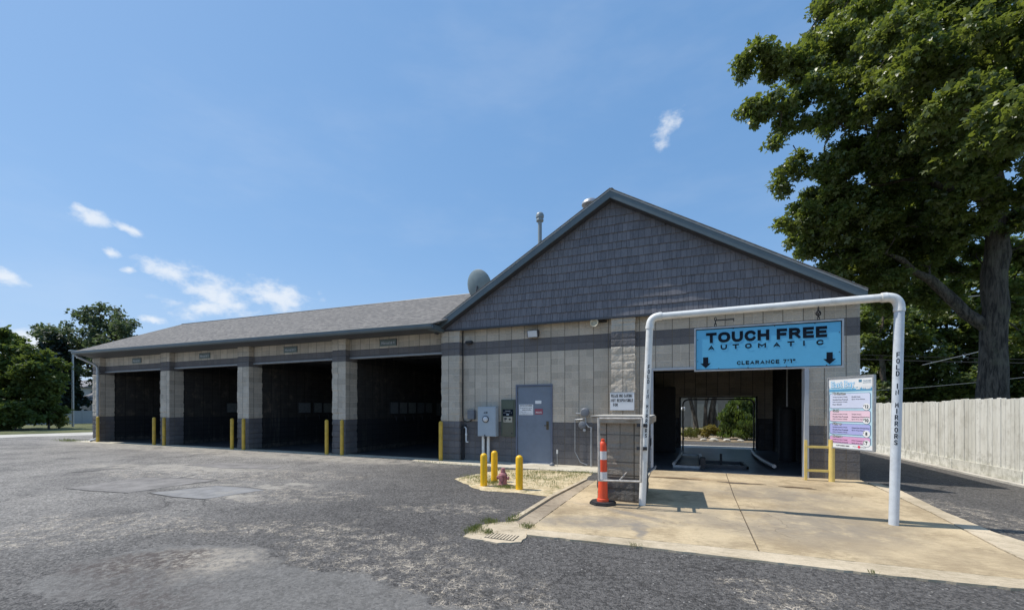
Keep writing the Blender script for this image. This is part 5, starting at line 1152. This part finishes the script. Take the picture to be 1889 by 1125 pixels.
tree('spruce_tree', (-60.0, 13, 0), 'dark conical spruce behind the light pole at the far left', 'tree', [[(-60.0, 13, -.1, .22), (-60.0, 13, 5, .14), (-60.0, 13, 10, .03)]], SPL, .42, .6, 120, 7, M_NEED, seed=33, trunk_r=.2, droop=1.4, elong=1.2, tipr=.02)
LBS = [('tall broad green shrub at the left photo edge', (-42.5, 4.2), [(-42.35, 4, 4.26, 2.3), (-43.23, 4, 6.2, 1.4), (-41.9, 4, 2, 2.0), (-44.5, 4, 3.5, 2.4), (-44.5, 4, 7.0, 1.1)], M_BUSH),
       ('green shrub with pale tips right of the tallest left shrub', (-39.9, 5.2), [(-40.42, 4.8, 4.4, 1.8), (-40.2, 5, 3.6, 1.2), (-41, 5, 2, 1.6), (-40.2, 5.2, 2.4, .9), (-40.9, 4.8, 5.8, .9)], M_BUSH),
       ('low rounded green bush in front of the left shrubs', (-39.8, 3.4), [(-40.3, 3.5, 1.32, 1.4), (-39.2, 3.7, .9, .8), (-40.0, 3.4, 1.4, 1.1), (-41.3, 3, .92, 1.3)], M_BUSH),
       ('pale feathery shrub at the right end of the left hedge', (-41.0, 6.2), [(-41.3, 6.2, .85, .5), (-40.9, 6.2, .5, .35)], M_LEAFY),
       ('dark wide bush at the lower left photo edge', (-42.4, 1.6), [(-43.56, 2.2, 1.2, 1.6), (-42, 2.0, .9, 1.1), (-45.5, 2, 2.0, 2)], M_BUSH)]
for i, (lab, (bx_, by_), lb_, mm) in enumerate(LBS):
    tree('shrub', (bx_, by_, 0), lab, 'shrub', [[(bx_, by_, -.05, .08), (bx_, by_, .8, .05)]], lb_, .26, .45, 130, 8, mm, 'shrubs at the far left of the lot', seed=40+i, trunk_r=.08, tipr=.012, elong=1.2, up=.3, droop=0, vert=0)
# plants seen through the tunnel
tree('juniper_shrub', (9.0, 12.9, 0), 'large dense green juniper seen through the tunnel', 'shrub', [[(9, 12.9, -.05, .06), (9, 12.9, .6, .04)]], [(9.0, 12.8, .35, .75), (9.7, 12.9, .4, .7), (8.4, 12.9, .3, .45), (9.5, 12.8, .9, .8), (9.9, 13, 1.7, .7), (9.0, 12.9, .75, .85), (8.6, 12.9, 1.25, .6), (9.4, 12.9, 1.4, .65), (9.0, 12.8, 1.9, .5), (8.3, 12.9, .7, .5), (9.8, 13, 2.1, .5), (10.2, 13, 1.2, .8)], .17, .22, 60, 55, M_JUN, seed=51, trunk_r=.06, elong=1.3, vert=1.2, tipr=.005)
tree('small_shrub', (6.5, 12.6, 0), 'low yellow-green shrub at the left of the tunnel view', 'shrub', [[(6.5, 12.6, -.05, .03), (6.5, 12.6, .15, .02)]], [(6.5, 12.6, .26, .33), (6.25, 12.6, .2, .2), (6.75, 12.6, .2, .22)], .09, .14, 60, 130, M_LEAFY, 'low shrubs behind the tunnel', seed=52, trunk_r=.03, vert=.8, tipr=.004)
tree('small_shrub', (7.35, 13.4, 0), 'golden low shrub between the tree trunks and the juniper', 'shrub', [[(7.35, 13.4, -.05, .03), (7.35, 13.4, .2, .02)]], [(7.3, 13.4, .42, .40), (7.65, 13.4, .40, .35), (7.0, 13.5, .3, .25)], .10, .16, 60, 100, leafmat('golden_leaves', (.16, .14, .03), (.30, .24, .06), trans=(.3, .25, .05)), 'low shrubs behind the tunnel', seed=53, trunk_r=.03, tipr=.004)
for i, (x, y, lean, r_, lab) in enumerate([(6.95, 16.5, -.5, .13, 'leaning dark tree trunk seen at the left through the tunnel'), (7.42, 16.6, .1, .12, 'dark forked tree trunk seen through the tunnel, left of the golden shrub'), (7.62, 16.8, .35, .13, 'dark tree trunk seen through the tunnel, left of the juniper'), (8.0, 17.4, .05, .17, 'thicker grey tree trunk seen through the tunnel beside the juniper')]):
    tree('yard_tree', (x, y, 0), lab, 'tree', [[(x, y, -.05, r_*1.3), (x+lean*.2, y, 1.0, r_), (x+lean, y, 3, r_*.85), (x+lean*1.4, y, 4.6, r_*.4)]], [(x+lean*1.4, y, 4.8, 1.5), (x+lean*1.4-.8, y+1, 4.0, 1.0), (x+lean-1.2, y+.5, 3.0, .6)], .22, .4, 60, 6, M_LEAFD, 'tree trunks behind the tunnel', seed=60+i, trunk_r=r_)
# grass blades: tufts around the sand bed and drain
def tufts(spots, name, lab, seed, h=.07):
    rs = np.random.RandomState(seed); C_ = []
    for (x, y, rx, ry, n_) in spots:
        C_.append(np.stack([x+rs.normal(size=n_)*rx, y+rs.normal(size=n_)*ry, np.full(n_, .004)], 1))
    C_ = np.concatenate(C_); V, F = leaf_mesh(C_, h, rs, up=.1, droop=0, elong=1.1, vert=1.0)
    # narrow blades
    V4 = V.reshape(-1, 4, 3); mid = (V4[:, 1]+V4[:, 3])/2; V4[:, 1] = mid+(V4[:, 1]-mid)*.16; V4[:, 3] = mid+(V4[:, 3]-mid)*.16
    o = np_mesh(name, V4.reshape(-1, 3), F, M_BLADE, None, (0, 0, 0)); tag(o, lab, 'grass', kind='stuff')
tufts([(1.5, -2.9, .22, .2, 500), (1.9, -3.3, .15, .15, 400), (2.15, -3.4, .08, .1, 250), (2.6, -3.75, .13, .06, 600), (1.6, -1.75, .3, .1, 300), (2.6, -1.7, .25, .15, 420), (3.2, -1.5, .3, .15, 420), (3.0, -2.5, .35, .2, 380), (3.5, -2.0, .12, .2, 220), (2.6, -2.4, .2, .2, 260), (3.3, -3.2, .2, .2, 160), (2.3, -2.3, .25, .2, 240), (3.6, -1.3, .2, .1, 260)], 'grass', 'thin weedy grass growing in the sand bed', 5, .065)
tufts([(3.30, -6.55, .05, .12, 420), (3.35, -6.15, .07, .06, 260), (3.60, -5.9, .04, .12, 240), (3.92, -6.2, .06, .04, 160), (3.52, -6.62, .05, .04, 170), (5.35, -6.46, .05, .01, 40), (7.55, -6.43, .03, .01, 20), (0.2, -1.1, .6, .015, 130), (-.9, -1.02, .3, .02, 100)], 'grass', 'weed tufts in the pavement joints around the drain', 6, .06)
tufts([(-21.6, -.8, .5, .15, 300)], 'grass', 'weeds at the far left building corner', 8, .12)

# ---------------- far left: light pole, houses, fence
lp = thing('light_pole', (-43.46, 8, 0), 'tall thin grey light pole in front of the spruce at the far left', 'light pole')
MB().tube([(-43.46, 8, 0), (-43.46, 8, 6.6)], [.09, .06], 10).build('pole', M_GALV, lp, smooth=True)
MB().box(-43.7, -43.2, 7.8, 8.2, 6.6, 6.7).build('lamp_head', M_GALV, lp)
def house(name, x0, x1, y0, y1, hw, hr, lab, wins, ax='Y'):
    h = thing(name, ((x0+x1)/2, (y0+y1)/2, 0), lab, 'house')
    MB().box(x0, x1, y0, y1, -.05, hw).build('wall', M_SIDING, h)
    q = MB(); e_ = .35
    xm = (x0+x1)/2; ym = (y0+y1)/2
    if ax == 'Y':
        q.add([(x0-e_, y0-e_, hw-.05), (xm, y0-e_, hr), (x1+e_, y0-e_, hw-.05), (x0-e_, y1+e_, hw-.05), (xm, y1+e_, hr), (x1+e_, y1+e_, hw-.05)], [(0, 2, 1), (3, 4, 5), (0, 1, 4, 3), (1, 2, 5, 4), (0, 3, 5, 2)])
    else:
        q.add([(x0-e_, y0-e_, hw-.05), (x0-e_, ym, hr), (x0-e_, y1+e_, hw-.05), (x1+e_, y0-e_, hw-.05), (x1+e_, ym, hr), (x1+e_, y1+e_, hw-.05)], [(0, 2, 1), (3, 4, 5), (0, 1, 4, 3), (1, 2, 5, 4), (0, 3, 5, 2)])
    q.build('roof', M_HROOF, h)
    for (side, a, b, za, zb_) in wins:
        if side == 'X': w_ = MB().box(x1, x1+.04, a, b, za, zb_).build('window', M_HWIN, h)
        else: w_ = MB().box(a, b, y0-.04, y0, za, zb_).build('window', M_HWIN, h)
    return h
house('garage', -66.2, -61.2, 17, 22, 2.4, 3.9, 'low pale garage with dark doors left of the building end', [('X', 17.4, 18.6, .3, 2.0), ('X', 19.0, 21.5, .2, 2.0), ('Y', -65.7, -64.6, .6, 1.9), ('Y', -64.2, -62.0, .2, 1.9)], 'X')
house('house', -84, -74, 21, 30, 4.6, 6.2, 'two storey pale house behind the garage at far left', [('X', 22, 23.2, 3, 4.1), ('X', 25, 26.2, 3, 4.1), ('Y', -83, -82, 3, 4.1), ('Y', -79, -77.4, 3, 4.1)], 'X')
house('house', -75, -66, 27, 36, 5.4, 7.0, 'taller beige house end seen beside the downspout', [('X', 28.5, 29.5, 3.4, 4.5), ('X', 31.5, 32.5, 3.4, 4.5), ('Y', -73, -72.2, 3.4, 4.5), ('Y', -69.5, -68.7, 3.4, 4.5)], 'Y')
vf = thing('vinyl_fence', (-55, 10, 0), 'low grey panel fence behind the light pole at far left', 'fence')
q = MB()
for i in range(8): q.box(-52-.05, -52, 8.2+i*2, 8.2+i*2+1.9, 0, 1.35)
q.build('panel', mat('vinyl_grey', (.33, .35, .37), .6, .05), vf)
q = MB()
for i in range(9): q.box(-52.1, -51.97, 8.08+i*2, 8.2+i*2, 0, 1.45)
q.build('post', bpy.data.materials['vinyl_grey'], vf)
# behind the tunnel: a garage wall, street lamp
gh = thing('far_garage', (7.5, 29, 0), 'grey building wall with pale garage door seen through the tunnel', 'building')
MB().box(1, 16, 27, 33, -.05, 2.9).build('wall', M_GARW, gh)
MB().hexa([(.6, 26.6, 2.85), (16.4, 26.6, 2.85), (16.4, 33.4, 2.85), (.6, 33.4, 2.85)], [(.6, 29.9, 4.4), (16.4, 29.9, 4.4), (16.4, 30.1, 4.4), (.6, 30.1, 4.4)]).build('roof', M_HROOF, gh)
MB().box(6.9, 9.0, 26.94, 26.999, 0, 2.0).build('garage_door', mat('door_beige', (.33, .31, .27), .7), gh)
sl_ = thing('street_lamp', (6.15, 15, 0), 'small globe lamp post at the left edge of the tunnel view', 'street lamp')
MB().tube([(6.15, 15, 0), (6.15, 15, 1.45)], .03, 8).build('post', M_DKMET, sl_, smooth=True)
MB().lathe([(.05, 1.45), (.10, 1.5), (.12, 1.58), (.10, 1.66), (.05, 1.7), (.001, 1.71)], (6.15, 15, 0), 14).build('globe', M_SIGNW, sl_, smooth=True)
up_ = MB(); up_.tube([(6.9, 17.5, -.05), (6.9, 17.5, 7.5)], .11, 10); tag(up_.build('utility_pole', mat('pole_wood', (.16, .145, .13), .9, .2, 8, .3), loc=(6.9, 17.5, 0)), 'grey wooden utility pole seen through the tunnel at left', 'utility pole')
sheet('garden_bed', [(5.5, 11.0), (12, 11.2), (12, 16), (6, 15.5)], -.012, mat('mulch', (.26, .20, .13), .95, .35, 3, .8, 30), .015)
for i, (x, y, r_) in enumerate([(7.05, 11.6, .16), (7.5, 11.4, .22), (8.1, 11.5, .18), (8.7, 11.5, .15)]):
    q = MB(); b = bmesh.new(); bmesh.ops.create_icosphere(b, subdivisions=2, radius=r_); rr = random.Random(i)
    for v_ in b.verts: v_.co = v_.co*rr.uniform(.85, 1.1); v_.co.z = v_.co.z*.55+.02
    q.add([(v_.co.x+x, v_.co.y+y, v_.co.z) for v_ in b.verts], [[k.index for k in f.verts] for f in b.faces]); b.free()
    tag(q.build('rock', M_LIGHTC, loc=(x, y, 0), smooth=True), ['small pale stone left end of the garden edge behind the tunnel', 'largest pale stone in the garden edge behind the tunnel', 'pale stone beneath the juniper, second from the right', 'smallest pale stone at the foot of the juniper'][i], 'stone', 'edging stones behind the tunnel')
# overhead wires on the right
for i, (p, q_, r_, lab) in enumerate([((9, 18, 5.35), (34, 18, 3.5), .016, 'upper dark overhead wire crossing the trees on the right'), ((9, 18.2, 5.05), (34, 18.2, 3.45), .028, 'thick lower overhead wire crossing the trees on the right'), ((12, 18.4, 2.45), (26, 18.4, 3.7), .012, 'thin pale overhead wire rising just above the fence'), ((17.9, 17, 3.9), (28, 17, 6.6), .020, 'pale guy wire rising at the right of the maple trunk'), ((18.5, 17, 7.3), (28, 17, 7.6), .025, 'short pale wire high at the right photo edge')]):
    pts = [(p[0]+(q_[0]-p[0])*t, p[1], p[2]+(q_[2]-p[2])*t-.25*math.sin(math.pi*t)*(1 if i < 3 else 0)) for t in [k/12 for k in range(13)]]
    tag(MB().tube(pts, r_, 6).build('overhead_wire', M_RUB if i < 2 else M_GALV, loc=p), lab, 'overhead wire', 'overhead wires at the right')

for o in bpy.data.objects:
    if '_o' in o: del o['_o']
